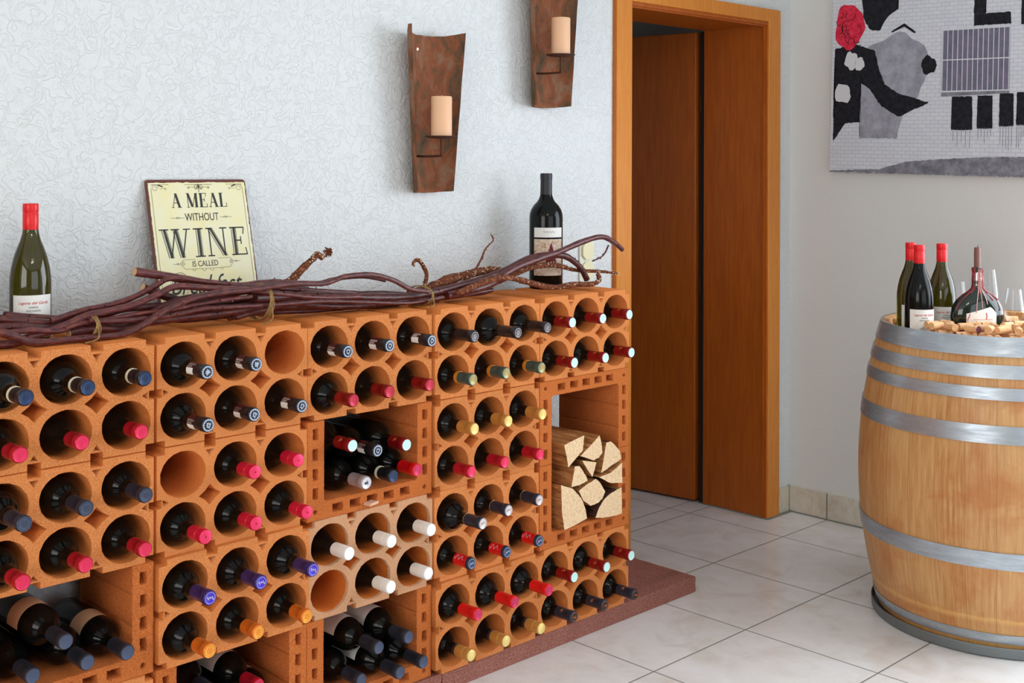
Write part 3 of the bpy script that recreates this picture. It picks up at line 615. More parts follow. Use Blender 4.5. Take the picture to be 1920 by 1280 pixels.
CANES=[
(0.0065, [(-1.756, 0.125, 0.967), (-1.68, 0.125, 0.955), (-1.601, 0.125, 0.945), (-1.533, 0.125, 0.94), (-1.453, 0.125, 0.934), (-1.364, 0.125, 0.924), (-1.252, 0.125, 0.924), (-1.167, 0.125, 0.924), (-1.049, 0.125, 0.918), (-0.924, 0.125, 0.916), (-0.79, 0.125, 0.916), (-0.667, 0.125, 0.916)]),
(0.0075, [(-1.795, 0.112, 0.967), (-1.764, 0.112, 0.961), (-1.69, 0.112, 0.948), (-1.612, 0.112, 0.937), (-1.531, 0.112, 0.936), (-1.434, 0.112, 0.941), (-1.344, 0.112, 0.943), (-1.236, 0.112, 0.94), (-1.151, 0.112, 0.943), (-1.032, 0.112, 0.936), (-0.906, 0.112, 0.923), (-0.772, 0.112, 0.917), (-0.665, 0.112, 0.917)]),
(0.008, [(-1.807, 0.1, 0.948), (-1.776, 0.1, 0.947), (-1.73, 0.1, 0.944), (-1.692, 0.1, 0.937), (-1.664, 0.1, 0.936), (-1.632, 0.1, 0.947), (-1.584, 0.1, 0.953), (-1.512, 0.1, 0.963), (-1.447, 0.1, 0.962), (-1.387, 0.1, 0.963), (-1.309, 0.1, 0.97), (-1.227, 0.1, 0.978), (-1.142, 0.1, 0.98), (-1.053, 0.1, 0.971)]),
(0.0075, [(-1.806, 0.075, 0.917), (-1.786, 0.075, 0.917), (-1.758, 0.075, 0.917), (-1.712, 0.075, 0.929), (-1.675, 0.075, 0.937), (-1.635, 0.075, 0.95), (-1.604, 0.075, 0.959), (-1.556, 0.075, 0.965), (-1.503, 0.075, 0.974), (-1.449, 0.075, 0.992), (-1.41, 0.075, 1.004), (-1.331, 0.075, 0.995), (-1.241, 0.075, 0.986), (-1.159, 0.075, 0.972), (-1.041, 0.075, 0.953), (-0.915, 0.075, 0.946)]),
(0.007, [(-1.816, 0.05, 0.951), (-1.796, 0.05, 0.945), (-1.769, 0.05, 0.935), (-1.733, 0.05, 0.919), (-1.686, 0.05, 0.917), (-1.647, 0.05, 0.917), (-1.598, 0.05, 0.917), (-1.548, 0.05, 0.917), (-1.505, 0.05, 0.93), (-1.463, 0.05, 0.952), (-1.436, 0.05, 0.964), (-1.382, 0.05, 0.98), (-1.309, 0.05, 0.987), (-1.234, 0.05, 0.988), (-1.175, 0.05, 0.992), (-1.117, 0.05, 0.993), (-1.043, 0.05, 0.989), (-0.982, 0.05, 1.001), (-0.902, 0.05, 1.0), (-0.836, 0.05, 0.982), (-0.785, 0.05, 0.958), (-0.725, 0.05, 0.947)]),
(0.009, [(-1.643, 0.085, 0.925), (-1.612, 0.085, 0.929), (-1.571, 0.085, 0.928), (-1.53, 0.085, 0.923), (-1.487, 0.085, 0.931), (-1.4, 0.085, 0.935), (-1.291, 0.085, 0.937), (-1.195, 0.085, 0.943), (-1.094, 0.085, 0.949)]),
(0.0085, [(-1.483, 0.12, 1.037), (-1.415, 0.12, 1.024), (-1.305, 0.12, 1.0), (-1.228, 0.12, 0.99), (-1.169, 0.12, 0.992), (-1.114, 0.12, 0.989), (-1.054, 0.12, 0.97), (-0.946, 0.12, 0.948)]),
(0.008, [(-1.464, 0.12, 1.002), (-1.422, 0.12, 0.984), (-1.368, 0.12, 0.966), (-1.293, 0.12, 0.956), (-1.196, 0.12, 0.958), (-1.116, 0.12, 0.952), (-0.994, 0.12, 0.945), (-0.898, 0.12, 0.948), (-0.764, 0.12, 0.938), (-0.657, 0.12, 0.921), (-0.564, 0.12, 0.928)]),
(0.009, [(-1.2, 0.12, 0.963), (-1.158, 0.12, 0.973), (-1.095, 0.12, 0.991), (-1.054, 0.12, 1.021), (-1.024, 0.12, 1.043), (-1.013, 0.12, 1.051), (-0.999, 0.12, 1.041)]),
(0.006, [(-0.863, 0.1, 0.938), (-0.744, 0.1, 0.934), (-0.703, 0.1, 0.943), (-0.692, 0.1, 0.964), (-0.689, 0.1, 0.988), (-0.703, 0.1, 1.011), (-0.717, 0.1, 1.024), (-0.731, 0.1, 1.019), (-0.733, 0.1, 1.01)]),
(0.0075, [(-1.259, 0.115, 0.922), (-1.184, 0.115, 0.93), (-1.104, 0.115, 0.932), (-0.983, 0.115, 0.924), (-0.865, 0.115, 0.917), (-0.754, 0.115, 0.917), (-0.684, 0.115, 0.917), (-0.592, 0.115, 0.921), (-0.48, 0.115, 0.922), (-0.441, 0.115, 0.928)]),
(0.01, [(-1.209, 0.085, 0.963), (-1.065, 0.085, 0.958), (-0.943, 0.085, 0.946), (-0.813, 0.085, 0.936), (-0.709, 0.085, 0.937), (-0.575, 0.085, 0.952), (-0.437, 0.085, 0.976), (-0.343, 0.085, 1.005), (-0.267, 0.085, 1.014), (-0.19, 0.085, 1.009), (-0.139, 0.085, 0.986), (-0.111, 0.085, 0.963), (-0.091, 0.085, 0.935)]),
(0.012, [(-0.727, 0.12, 0.931), (-0.674, 0.12, 0.943), (-0.587, 0.12, 0.965), (-0.524, 0.12, 0.974), (-0.475, 0.12, 0.98), (-0.425, 0.12, 0.979), (-0.405, 0.12, 0.973)]),
(0.01, [(-0.644, 0.07, 0.929), (-0.57, 0.07, 0.938), (-0.499, 0.07, 0.948), (-0.405, 0.07, 0.985), (-0.299, 0.07, 1.009), (-0.232, 0.07, 1.021), (-0.128, 0.07, 1.047), (-0.047, 0.07, 1.058), (0.008, 0.07, 1.041), (0.049, 0.07, 1.016)]),
(0.0075, [(-0.625, 0.05, 0.936), (-0.512, 0.05, 0.963), (-0.443, 0.05, 0.965), (-0.378, 0.05, 0.95), (-0.28, 0.05, 0.928), (-0.188, 0.05, 0.93), (-0.107, 0.05, 0.926), (-0.077, 0.05, 0.936), (-0.084, 0.05, 0.954)]),
(0.0095, [(-0.504, 0.1, 0.935), (-0.404, 0.1, 0.96), (-0.292, 0.1, 0.984), (-0.201, 0.1, 0.981), (-0.122, 0.1, 0.963), (-0.013, 0.1, 0.953), (0.059, 0.1, 0.943)]),
(0.0035, [(-0.573, 0.112, 0.948), (-0.538, 0.112, 0.962), (-0.515, 0.112, 0.978), (-0.487, 0.112, 1.011), (-0.47, 0.112, 1.04), (-0.442, 0.112, 1.062), (-0.452, 0.112, 1.08)]),
]

for (src,dy,dz,rr,a,b_) in ((2,-.03,-.006,.0055,0,12),(3,.02,.012,.006,4,16),(4,.035,-.004,.006,6,20),(11,.02,-.012,.0075,0,9),(1,-.05,.008,.0055,3,13),(7,-.03,-.012,.0065,2,10),(10,-.03,.006,.006,0,9)):
    P_=CANES[src][1][a:b_]
    CANES.append((rr,[(x,min(max(y+dy,.05),.13),max(z+dz+.004*math.sin(x*19+src),.9105+rr)) for x,y,z in P_]))
CANES.append((.0024,[(-.008,.075,1.032),(-.02,.075,1.014),(-.036,.075,1.001),(-.06,.075,.993),(-.079,.075,.989)]))
vb=empty('vine_bundle',(-.9,.09,.9085)); tag(vb,'long bundle of twisted reddish-brown vine canes tied with twine on top of the rack','branch bundle')
ROUGHC={8,9,12,14,15,16}; CUTS={5,6,7}
for i,(r,P) in enumerate(CANES):
    pts=smoothpath([Vector(p)-vb.location for p in P],6); n=len(pts); rad=[]
    for k,p in enumerate(pts):
        tk=k/(n-1); w=noise.noise(p*22+Vector((i,0,0)))*.12+noise.noise(p*90+Vector((i,0,0)))*.10
        tp=1-.25*tk if i not in(13,15,16) else (1-.4*tk if i==13 else 1-.72*tk)
        if i in (8,9): tp=1-.35*tk
        rr=r*(1+w)*tp
        if i in ROUGHC: rr*=1+.22*noise.noise(p*160)
        rad.append(rr)
    rad=[q*1.15 for q in rad]
    b=MB(); b.tube(pts,rad,9)
    if i in ROUGHC:
        rn=random.Random(i)
        for q in range(60 if i in(15,14,12) else 28):
            k=rn.randrange(n//3,n-1); p=pts[k]; d=Vector((rn.uniform(-1,1),rn.uniform(-1,1),rn.uniform(-1,1))).normalized(); s=rn.uniform(.0018,.0045)
            b.tube([p+d*rad[k]*.7,p+d*(rad[k]+s)],[.0018,.0006],4)
    else:
        rn=random.Random(i)
        for q in range(7):
            k=rn.randrange(2,n-2); p=pts[k]; d=Vector((0,rn.uniform(-1,.2),rn.uniform(-.4,1))).normalized()
            b.tube([p+d*rad[k]*.6,p+d*(rad[k]+.003)],[.0032,.0012],6)
    c=link('cane',b.mesh('cane',RVINE if i in ROUGHC else VINE,angle=70),vb)
    if i in CUTS:
        d=(pts[0]-pts[1]).normalized(); e=MB(); e.tube([pts[0]-d*.001,pts[0]+d*.0012],[rad[0]*.92]*2,12); link('cut_end',e.mesh('cut_end',CUT),c)
rn=random.Random(3); tipc=Vector((-.985,.12,1.0585))-vb.location; b=MB()
for q in range(26):
    d=Vector((rn.uniform(-.3,1),rn.uniform(-1,1),rn.uniform(-1,.7))).normalized(); b.tube(smoothpath([tipc,tipc+d*.008,tipc+d*.013+Vector((0,0,-.004))],3),[.0016]*6+[.0006],4)
link('frayed_tip',b.mesh('frayed_tip',RVINE),vb)
sp_=MB(); rn=random.Random(77)
for i in (8,9,12,14,15,12,14,15):
    r0,P0=CANES[i]; pp=smoothpath([Vector(p)-vb.location for p in P0],6)
    for q in range(26):
        k=rn.randrange(len(pp)//4,len(pp)); p=pp[min(k,len(pp)-1)]; d=Vector((rn.uniform(-.5,.5),rn.uniform(-1,-.1),rn.uniform(-.3,1))).normalized(); h=rn.uniform(.0007,.0014)
        c_=p+d*r0*.95; sp_.box(c_-Vector((h,h,h)),c_+Vector((h,h,h)))
o=link('pale_lenticels',sp_.mesh('pale_lenticels',mat('pale_cream_specks',srgb(220,200,170),.8),smooth=False),vb); o['kind']='stuff'
def twine(xc,zc,hz,hy,lean,n,label=None):
    b=MB(); rn=random.Random(int(abs(xc)*1000))
    for q in range(n):
        off=(q-(n-1)/2)*.0032; P=[]
        for k in range(29):
            a=2*PI*k/28; P.append((xc+off+lean*math.sin(a)*hz+.002*math.sin(3*a+q),.095+hy*math.cos(a),zc+hz*math.sin(a)))
        b.tube([Vector(p)-vb.location for p in P],.0017,5,caps=False)
    b.tube(smoothpath([Vector((xc,.095-hy,zc-.2*hz))-vb.location,Vector((xc-.006,.09-hy-.006,zc-hz*.8))-vb.location,Vector((xc-.026,.085-hy,.9105))-vb.location,Vector((xc-.034,.08-hy,.9105))-vb.location],5),.0014,5)
    link('twine',b.mesh('twine',TW),vb)
twine(-1.60,.9355,.0240,.052,.10,4); twine(-1.190,.953,.0400,.050,.12,4); twine(-.715,.9335,.0240,.052,.1,3)

# ---------------------------------------------------------------- standing bottles
def script_label(txt,sub,r,z0,z1,a0,a1,at,parent,size=.0086):
    b=MB(); b.lathe([(r+.0004,z0),(r+.0004,z1)],24,0,None,1,a0,a1); pl=link('paper_label',b.mesh('paper_label',F['paper']),parent)
    me=text_mesh('label_lettering',txt,size,F['redink'],.45,.0001,'CENTER',.00003); wrap(me,r+.0004,at,z1-.018); link('label_lettering',me,pl)
    if sub:
        for k,(s,dz,sz) in enumerate(sub): me=text_mesh('label_lettering',s,sz,F['ink'],0,.0001,'CENTER'); wrap(me,r+.0004,at,z1-dz); link('label_lettering',me,pl)
    rn=random.Random(9); b=MB()
    for q in range(9):
        P=[]; z=z0+.014+q*.0022
        for k in range(14):
            a=at-.45+.9*k/13; P.append(((r+.0006)*math.cos(a),(r+.0006)*math.sin(a),z+.004*noise.noise(Vector((k*.7,q*1.3,2)))+.006*math.sin(k*.25)))
        if rn.random()<.9: b.tube(P[rn.randrange(0,5):rn.randrange(8,14)],.00028,4)
    link('label_sketch',b.mesh('label_sketch',F['ink']),pl)
RG=.0405; GH=.276
GPROF=[(0,.006),(.026,0),(RG-.003,0),(RG,.005),(RG,.112),(RG*.985,.126),(RG*.92,.146),(RG*.80,.167),(RG*.64,.186),(RG*.5,.200),(.0165,.214),(.0148,.226),(.0142,.272),(0,.272)]
def green_bottle(loc,rz,label,group,fill=.10,txt=True,mat_=GLASSG):
    t=empty('wine_bottle',loc,(0,0,rz)); tag(t,label,'bottle',group)
    gb=link('glass_body',lathe_mesh('bottle_body',GPROF,mat_,40),t)
    if fill:
        q=[(0,.009)]+[(max(r-.0025,.004),max(z,.009)) for r,z in GPROF[2:-1] if z<fill]+[(RG-.0028 if fill<.126 else RG*.8,fill),(0,fill)]; link('wine',lathe_mesh('wine',q,WINE,32),gb)
    P=[(.0150,.222),(.0154,.223),(.0154,.256),(.0148,.257),(.0148,.258),(.0155,.259),(.0155,.2735),(.0146,.2755),(0,.2755)]
    c=link('capsule',lathe_mesh('capsule',P,F['red'],32),t)
    b=MB(); 
    for z in (.2615,.2645,.2675): ring(b,.0152,.01585,z,32,0,.0012)
    link('thread_ring',b.mesh('thread_ring',F['red']),c)
    if txt: script_label('Laguna del Garda',[('GARDA',.026,.0055),('FRIZZANTE',.033,.0055)],RG,.006,.092,-PI/2-1.05,-PI/2+1.05,-PI/2,t)
    return t
ZT=.9085
green_bottle((-1.683,.175,ZT),-.25,'green wine bottle with red screwcap standing behind the vine bundle at the far left',None,.085)
green_bottle((-1.802,.175,ZT),-.25,'dark green bottle cut by the left picture edge behind the vine bundle',None,.12)
# magnum
MR=.049
MP=[(0,.008),(.034,0),(MR-.003,0),(MR,.006),(MR,.205),(MR*.98,.217),(MR*.9,.229),(MR*.74,.242),(MR*.54,.252),(.0215,.260),(.0180,.270),(.0165,.285),(.0162,.330),(0,.330)]
t=empty('wine_bottle',(-.162,.182,ZT),(0,0,-.62)); tag(t,'tall black bottle with two paper labels standing at the right end of the rack','bottle')
link('glass_body',lathe_mesh('bottle_body',MP,GLASSD,48),t)
c=link('capsule',lathe_mesh('capsule',[(.0182,.262),(.0172,.285),(.0168,.316),(.0176,.3165),(.0178,.330),(.0166,.3345),(0,.3345)],[mat('black_capsule',srgb(22,22,26),.45)],32),t)
b=MB(); b.lathe([(MR+.0004,.150),(MR+.0004,.178)],26,0,None,1,-PI/2-.95,-PI/2+.95); wl=link('paper_label',b.mesh('paper_label',F['paper']),t)
b=MB(); b.tube([((MR+.0007)*math.cos(-PI/2+x),(MR+.0007)*math.sin(-PI/2+x),.166+.0025*math.sin(x*37)) for x in [i*.02-.35 for i in range(36)]],.00035,4); link('label_lettering',b.mesh('label_lettering',F['ink']),wl)
ART=mat('mottled_beige_label',srgb(210,190,170),.8); q=NT(ART); a=q.noise(q.coord(),120,4,.7); q.base(q.ramp(a,[(.4,srgb(220,206,190)),(.56,srgb(204,176,150)),(.66,srgb(168,110,62))]))
b=MB(); b.lathe([(MR+.0004,.040),(MR+.0004,.145)],26,0,None,1,-PI/2-.95,-PI/2+.95); al=link('picture_label',b.mesh('picture_label',ART),t)
b=MB(); v=[];f=[]
for i in range(13):
    u=i/12; z=.134-.06*u; w=.30*u*1.3+.02
    for s in range(9): a=-PI/2+.12+(s/4-1)*w*.9; v.append(((MR+.0009)*math.cos(a),(MR+.0009)*math.sin(a),z))
    if i: f+=[((i-1)*9+s,(i-1)*9+s+1,i*9+s+1,i*9+s) for s in range(8)]
b.add(v,f); link('red_triangle',b.mesh('red_triangle',mat('deep_red_print',srgb(110,20,30),.6),smooth=False),al)

# ---------------------------------------------------------------- tin sign
SIGNM=mat('cream_enamelled_tin',srgb(236,228,182),.35,spec=.4); q=NT(SIGNM); a=q.noise(q.coord(),14,4,.6); q.base(q.ramp(a,[(.35,srgb(236,226,172)),(.6,srgb(234,230,196))]))
RUST=mat('rusty_brown_edge',srgb(96,42,30),.6)
INK=mat('charcoal_print',srgb(44,44,42),.6)
SW,SH=.262,.330; th=math.atan2(.292-.212,.318)
sg=empty('tin_sign',(-1.371,.214,ZT+.0005),(-th,0,-.012)); tag(sg,'cream tin sign about a meal without wine leaning on the wall behind the vine bundle','sign')
def rrect(w,h,r,n=5):
    o=[]
    for cx,cz,a in ((w-r,r,-PI/2),(w-r,h-r,0),(r,h-r,PI/2),(r,r,PI)):
        for k in range(n+1): q=a+PI/2*k/n; o.append((cx+r*math.cos(q),cz+r*math.sin(q)))
    return o
b=MB(); b.prism(rrect(SW,SH,.008),0,.0022); link('backplate',b.mesh('backplate',RUST),sg)
edge=[]
for i,(x,z) in enumerate(rrect(SW,SH,.01,3)):
    pass
N=220; P=[]
for i in range(N):
    u=i/N*4; s=int(u); w=u-s
    x,z=[(w*SW,0),(SW,w*SH),((1-w)*SW,SH),(0,(1-w)*SH)][s]
    ins={0:.004,1:.0028,2:.007,3:.0065}[s]+.0016*noise.noise(Vector((x*90,z*90,1)))+.0012*noise.noise(Vector((x*300,z*300,1)))
    x=min(max(x,ins),SW-ins) if s in(1,3) else min(max(x,.006),SW-.004); z=min(max(z,ins),SH-ins) if s in (0,2) else min(max(z,.005),SH-.0075); P.append((x,z))
b=MB(); b.prism(P,-.0006,.0004); link('enamel_face',b.mesh('enamel_face',SIGNM,smooth=False),sg)
FY=-.0010
def stroke(b,x0,z0,x1,z1,w,flat=None):
    if flat=='h': b.add([(x0-w/2,FY,z0),(x0+w/2,FY,z0),(x1+w/2,FY,z1),(x1-w/2,FY,z1)],[(0,1,2,3)])
    elif abs(z1-z0)<1e-6: b.add([(x0,FY,z0-w/2),(x1,FY,z0-w/2),(x1,FY,z0+w/2),(x0,FY,z0+w/2)],[(0,1,2,3)])
    else: b.add([(x0-w/2,FY,z0),(x0+w/2,FY,z0),(x1+w/2,FY,z1),(x1-w/2,FY,z1)],[(0,1,2,3)])
TK,TN=.24,.06
GL={'A':(.95,[(.12,0,.47,1,TN),(.47,1,.80,0,TK),(.22,.33,.68,.33,.05),(0,.02,.26,.02,.045),(.6,.02,1,.02,.045)]),
'M':(1.15,[(.14,0,.14,1,TN),(.17,1,.55,.03,TK),(.57,.03,.94,1,TN),(.98,0,.98,1,TK),(0,.98,.22,.98,.045),(0,.02,.28,.02,.045),(.78,.02,1.15,.02,.045),(.9,.98,1.15,.98,.045)]),
'E':(.85,[(.2,0,.2,1,TK),(0,.98,.76,.98,.045),(0,.02,.8,.02,.045),(.25,.52,.56,.52,.045),(.76,.98,.70,.74,.05),(.82,.0,.76,.26,.05),(.55,.38,.55,.66,.05)]),
'L':(.80,[(.2,0,.2,1,TK),(0,.98,.42,.98,.045),(0,.02,.74,.02,.045),(.76,0,.72,.3,.05)]),
'W':(1.55,[(.22,1,.48,0,TK),(.50,0,.80,1,TN),(.78,1,1.04,0,TK),(1.06,0,1.38,1,TN),(0,.98,.48,.98,.04),(.58,.98,1.0,.98,.04),(1.2,.98,1.55,.98,.04)]),
'I':(.5,[(.25,0,.25,1,TK),(0,.98,.5,.98,.045),(0,.02,.5,.02,.045)]),
'N':(1.1,[(.17,0,.17,1,TN),(.2,1,.88,0,TK),(.9,0,.9,1,TN),(0,.98,.32,.98,.045),(0,.02,.34,.02,.045),(.72,.98,1.1,.98,.045)])}
def word(txt,x,z,h,w,inline=False):
    tot=sum(GL[c][0]+.14 if c!=' ' else .45 for c in txt)-.14; k=w/tot; b=MB(); cx=x
    for c in txt:
        if c==' ': cx+=.45*k; continue
        for (x0,z0,x1,z1,t_) in GL[c][1]:
            if inline and t_==TK:
                stroke(b,cx+(x0+.035)*k,z+z0*h,cx+(x1+.035)*k,z+z1*h,.13*k); stroke(b,cx+(x0-.095)*k,z+z0*h,cx+(x1-.095)*k,z+z1*h,.03*k); stroke(b,cx+(x0+.135)*k,z+z0*h,cx+(x1+.135)*k,z+z1*h,.022*k)
            else: 
                vert=abs(z1-z0)>1e-6; stroke(b,cx+x0*k,z+z0*h,cx+x1*k,z+z1*h,t_*(k if vert else h))
        cx+=(GL[c][0]+.14)*k
    o=link('lettering',b.mesh('lettering',INK,smooth=False,fix=False),sg); return o
word('A MEAL',.060,SH-.067,.034,.145); word('WINE',.020,SH-.185,.068,.225,True)
def stext(t,x,z,size,xs=1,shear=0,bold=0):
    me=text_mesh('lettering',t,size,INK,shear,.0001,'LEFT',bold,xs); me.transform(Matrix.Translation((x,FY,z))@Matrix.Rotation(PI/2,4,'X')); link('lettering',me,sg)
stext('WITHOUT',.090,SH-.099,.0265,.70); stext('IS CALLED',.094,SH-.207,.0190,.78); stext('Breakfast',.030,SH-.270,.062,.78,.45)
b=MB()
def ln(x0,z0,x1,z1,w=.0007):
    d=Vector((x1-x0,0,z1-z0)); n=Vector((-d.z,0,d.x)).normalized()*w/2; a=Vector((x0,FY,z0));c=Vector((x1,FY,z1)); b.add([a-n,c-n,c+n,a+n],[(0,1,2,3)])
def arc(cx,cz,r,a0,a1,w=.0007,n=12,dr=0):
    L=[(cx+(r+dr*k/n)*math.cos(a0+(a1-a0)*k/n),cz+(r+dr*k/n)*math.sin(a0+(a1-a0)*k/n)) for k in range(n+1)]
    for p,q_ in zip(L,L[1:]): ln(*p,*q_,w)
ln(.013,.012,.013,SH-.020); ln(SW-.010,.012,SW-.010,SH-.02); ln(.013,.012,SW-.01,.012)
for s,x0 in ((1,.013),(-1,SW-.010)):
    arc(x0+s*.010,SH-.020,.009,0,2*PI*1.4,dr=-.006,n=26); ln(x0,SH-.012,x0+s*.045,SH-.0115,.0009); ln(x0+s*.018,SH-.0125,x0+s*.030,SH-.017,.003); ln(x0+s*.022,SH-.022,x0+s*.036,SH-.020); arc(x0+s*.036,SH-.022,.002,0,2*PI)
cx=SW/2+.003; ln(cx-.036,SH-.012,cx+.036,SH-.012,.0009); ln(cx-.026,SH-.0185,cx+.026,SH-.0185)
for s in (-1,1): arc(cx+s*.006,SH-.018,.005,0,2*PI,.0009); arc(cx+s*.026,SH-.0195,.002,0,2*PI,.001); ln(cx,SH-.012,cx+s*.008,SH-.024,.0012)
ln(cx,SH-.010,cx,SH-.030,.0014)
for s in (-1,1):
    ln(cx+s*.046,SH-.0915,cx+s*.080,SH-.0915); arc(cx+s*.064,SH-.0915,.0022,0,2*PI); ln(cx+s*.056,SH-.094,cx+s*.060,SH-.089)
    ln(cx+s*.030,SH-.190,cx+s*.060,SH-.190); ln(cx+s*.060,SH-.190,cx+s*.070,SH-.199); ln(cx+s*.070,SH-.199,cx+s*.058,SH-.212); ln(cx,SH-.213,cx+s*.058,SH-.212); ln(cx+s*.070,SH-.199,cx+s*.088,SH-.199)
    arc(cx+s*.076,SH-.199,.0022,0,2*PI); arc(cx+s*.062,SH-.199,.003,0,2*PI,.001); arc(cx+s*.01,SH-.213,.005,PI,2*PI); arc(cx+s*.036,SH-.2125,.004,PI,2*PI)
arc(.062,SH-.238,.016,.4,4.6,.0010,24,.010); arc(.060,SH-.262,.020,2.2,6.4,.0008,24,-.006)
link('ornament',b.mesh('ornament',INK,smooth=False,fix=False),sg)

# ---------------------------------------------------------------- sconces
TILEM=mat('weathered_roof_tile_clay',srgb(150,86,56),.85,spec=.15); q=NT(TILEM); v=q.coord('Object',(1,1,.6)); a=q.noise(v,16,6,.7,.5); g=q.noise(v,120,4,.7)
q.base(q.mix(q.math('MULTIPLY',g,.45),q.ramp(a,[(.32,srgb(66,56,42)),(.43,srgb(104,80,60)),(.52,srgb(148,84,54)),(.62,srgb(142,116,94)),(.74,srgb(170,82,44))]),srgb(104,76,58))); q.bump(g,.6,.004)
IRON=mat('rusty_iron',srgb(84,48,34),.7,.5)
WAX=mat('peach_candle_wax',srgb(238,190,152),.45,spec=.3,Subsurface_Weight=.25,Subsurface_Scale=.02); WAX.node_tree.nodes['Principled BSDF'].inputs['Subsurface Radius'].default_value=(1,.6,.4)
def sconce(xc,z0,z1,w0,w1,px,pz,lbs,cz):
    rt=empty('wall_sconce',(xc,YB-.003,z0)); tag(rt,lbs[0],'wall sconce','roof tile candle sconces')
    v=[];f=[]; nu,nv=20,36; T=.011
    for side in (0,1):
        for j in range(nv+1):
            s=j/nv; w=(w0+(w1-w0)*s)/2; dpt=.050+.012*s
            for i in range(nu+1):
                u=-1+2*i/nu; ang=u*1.12; x=w*math.sin(ang)/math.sin(1.12); d=dpt*(1-math.cos(ang))/(1-math.cos(1.12))
                z=(z1-z0)*s
                if j==nv: z+= -.006+.010*u*u+(.012 if i==0 else 0)
                if j==0: z+=-.004*math.cos(u*2)
                nn=noise.noise(Vector((x*25,z*14,xc)))*.0018
                v.append((x*(1-.0 if side else 1),-.0125-d+nn if side==0 else -.001-d*.92+.0*nn,z+noise.noise(Vector((x*60,xc,1)))*.002*(j in(0,nv))))
    m=(nu+1)*(nv+1)
    for j in range(nv):
        for i in range(nu):
            a=j*(nu+1)+i; f.append((a,a+1,a+nu+2,a+nu+1)); f.append((m+a,m+a+nu+1,m+a+nu+2,m+a+1))
    for i in range(nu): f.append((i,m+i,m+i+1,i+1)); a=nv*(nu+1)+i; f.append((a,a+1,m+a+1,m+a))
    for j in range(nv): a=j*(nu+1); f.append((a,a+nu+1,m+a+nu+1,m+a)); a+=nu; f.append((a,m+a,m+a+nu+1,a+nu+1))
    me=mesh_from('roof_tile',v,f,TILEM); link('roof_tile',me,rt)
    b=MB(); b.lathe([(0,0),(.004,0),(.005,.0015),(.0035,.003),(0,.003)],14); link('screw',b.mesh('screw',mat('bright_screw',srgb(220,216,200),.3,.6)),rt,(-.03,-.0155,(z1-z0)-.045),(PI/2,0,0))
    yp=px[1]-(YB-.003); xp=px[0]-xc; zp=pz-z0
    arm=MB(); arm.tube(smoothpath([(xp-.03,-.013,zp-.050),(xp-.02,yp*.5,zp-.052),(xp-.003,yp,zp-.050),(xp,yp,zp-.044),(xp,yp,zp-.0015)],5),.0032,8)
    link('bracket_arm',arm.mesh('bracket_arm',IRON),rt)
    pl=MB(); pl.lathe([(0,-.004),(.008,-.004),(.034,-.002),(.044,.002),(.0435,.0035),(.030,0),(0,-.001)],32); link('drip_plate',pl.mesh('drip_plate',IRON),rt,(xp,yp,zp))
    c=empty('pillar_candle',(px[0],px[1],pz+.0004)); tag(c,lbs[1],'candle','peach pillar candles on the sconces')
    cm=MB(); cm.lathe([(0,0),(.0275,0),(.0285,.001),(.0285,cz-.003),(.027,cz),(.022,cz-.001),(.010,cz-.0035),(0,cz-.004)],36); link('wax',cm.mesh('wax',WAX),c)
    w=MB(); w.tube([(0,0,cz-.004),(.0006,0,cz+.001),(.0015,0,cz+.004)],.0009,6); link('wick',w.mesh('wick',mat('pale_wick',srgb(210,190,170),.8)),c)
sconce(-.541,1.193,1.628,.128,.194,(-.548,.205),1.341,('whole weathered roof tile sconce hanging at the left on the white wall','peach pillar candle on the left roof tile sconce'),.110)
sconce(-.074,1.444,1.885,.150,.200,(-.078,.205),1.593,('weathered roof tile sconce higher up on the right, cut by the top picture edge','peach pillar candle on the higher right sconce'),.112)
# wall switch
SWM=mat('cream_plastic',srgb(232,224,180),.35)
def octo(w,h,c): return [(c,0),(w-c,0),(w,c),(w,h-c),(w-c,h),(c,h),(0,h-c),(0,c)]
sw=empty('light_switch',(.108,YB,.902)); tag(sw,'cream octagonal light switch on the wall beside the door casing, partly behind vines','light switch')
b=MB(); b.prism([(x,z) for x,z in octo(.066,.128,.004)],-.006,-.0005); link('frame_plate',b.mesh('frame_plate',mat('pale_cream_plate',srgb(226,226,208),.4)),sw)
b=MB(); b.prism([(x+.008,z+.068) for x,z in octo(.050,.054,.014)],-.013,-.006); link('rocker',b.mesh('rocker',SWM),sw)
b=MB(); b.prism([(x+.008,z+.007) for x,z in octo(.050,.054,.014)],-.011,-.006); link('socket_cover',b.mesh('socket_cover',SWM),sw)


# ---------------------------------------------------------------- canvas print on the right wall
cv=empty('canvas_print',(XR-.002,.109,1.247),(0,0,0)); cv.rotation_euler=(math.radians(1.2),0,0)
tag(cv,'large black, white and red canvas print of a painted brick wall on the right-hand wall','picture')
CAN=mat('grey_white_printed_canvas',srgb(212,214,220),.75,spec=.2); q=NT(CAN); c=q.n('TexCoord'); sp=q.n('SeparateXYZ'); cb=q.n('CombineXYZ'); q.l(c.outputs['Object'],sp.inputs[0]); q.l(sp.outputs[1],cb.inputs[0]); q.l(sp.outputs[2],cb.inputs[1])
br=q.n('TexBrick'); q.l(cb.outputs[0],br.inputs['Vector']); br.inputs['Scale'].default_value=1; br.inputs['Brick Width'].default_value=.030; br.inputs['Row Height'].default_value=.0135; br.inputs['Mortar Size'].default_value=.0007
br.inputs['Color1'].default_value=srgb(214,216,224); br.inputs['Color2'].default_value=srgb(204,208,218); br.inputs['Mortar'].default_value=srgb(158,160,168)
a=q.noise(c.outputs['Object'],9,5,.6); q.base(q.mix(q.math('MULTIPLY',a,.55),br.outputs['Color'],srgb(222,224,230)))
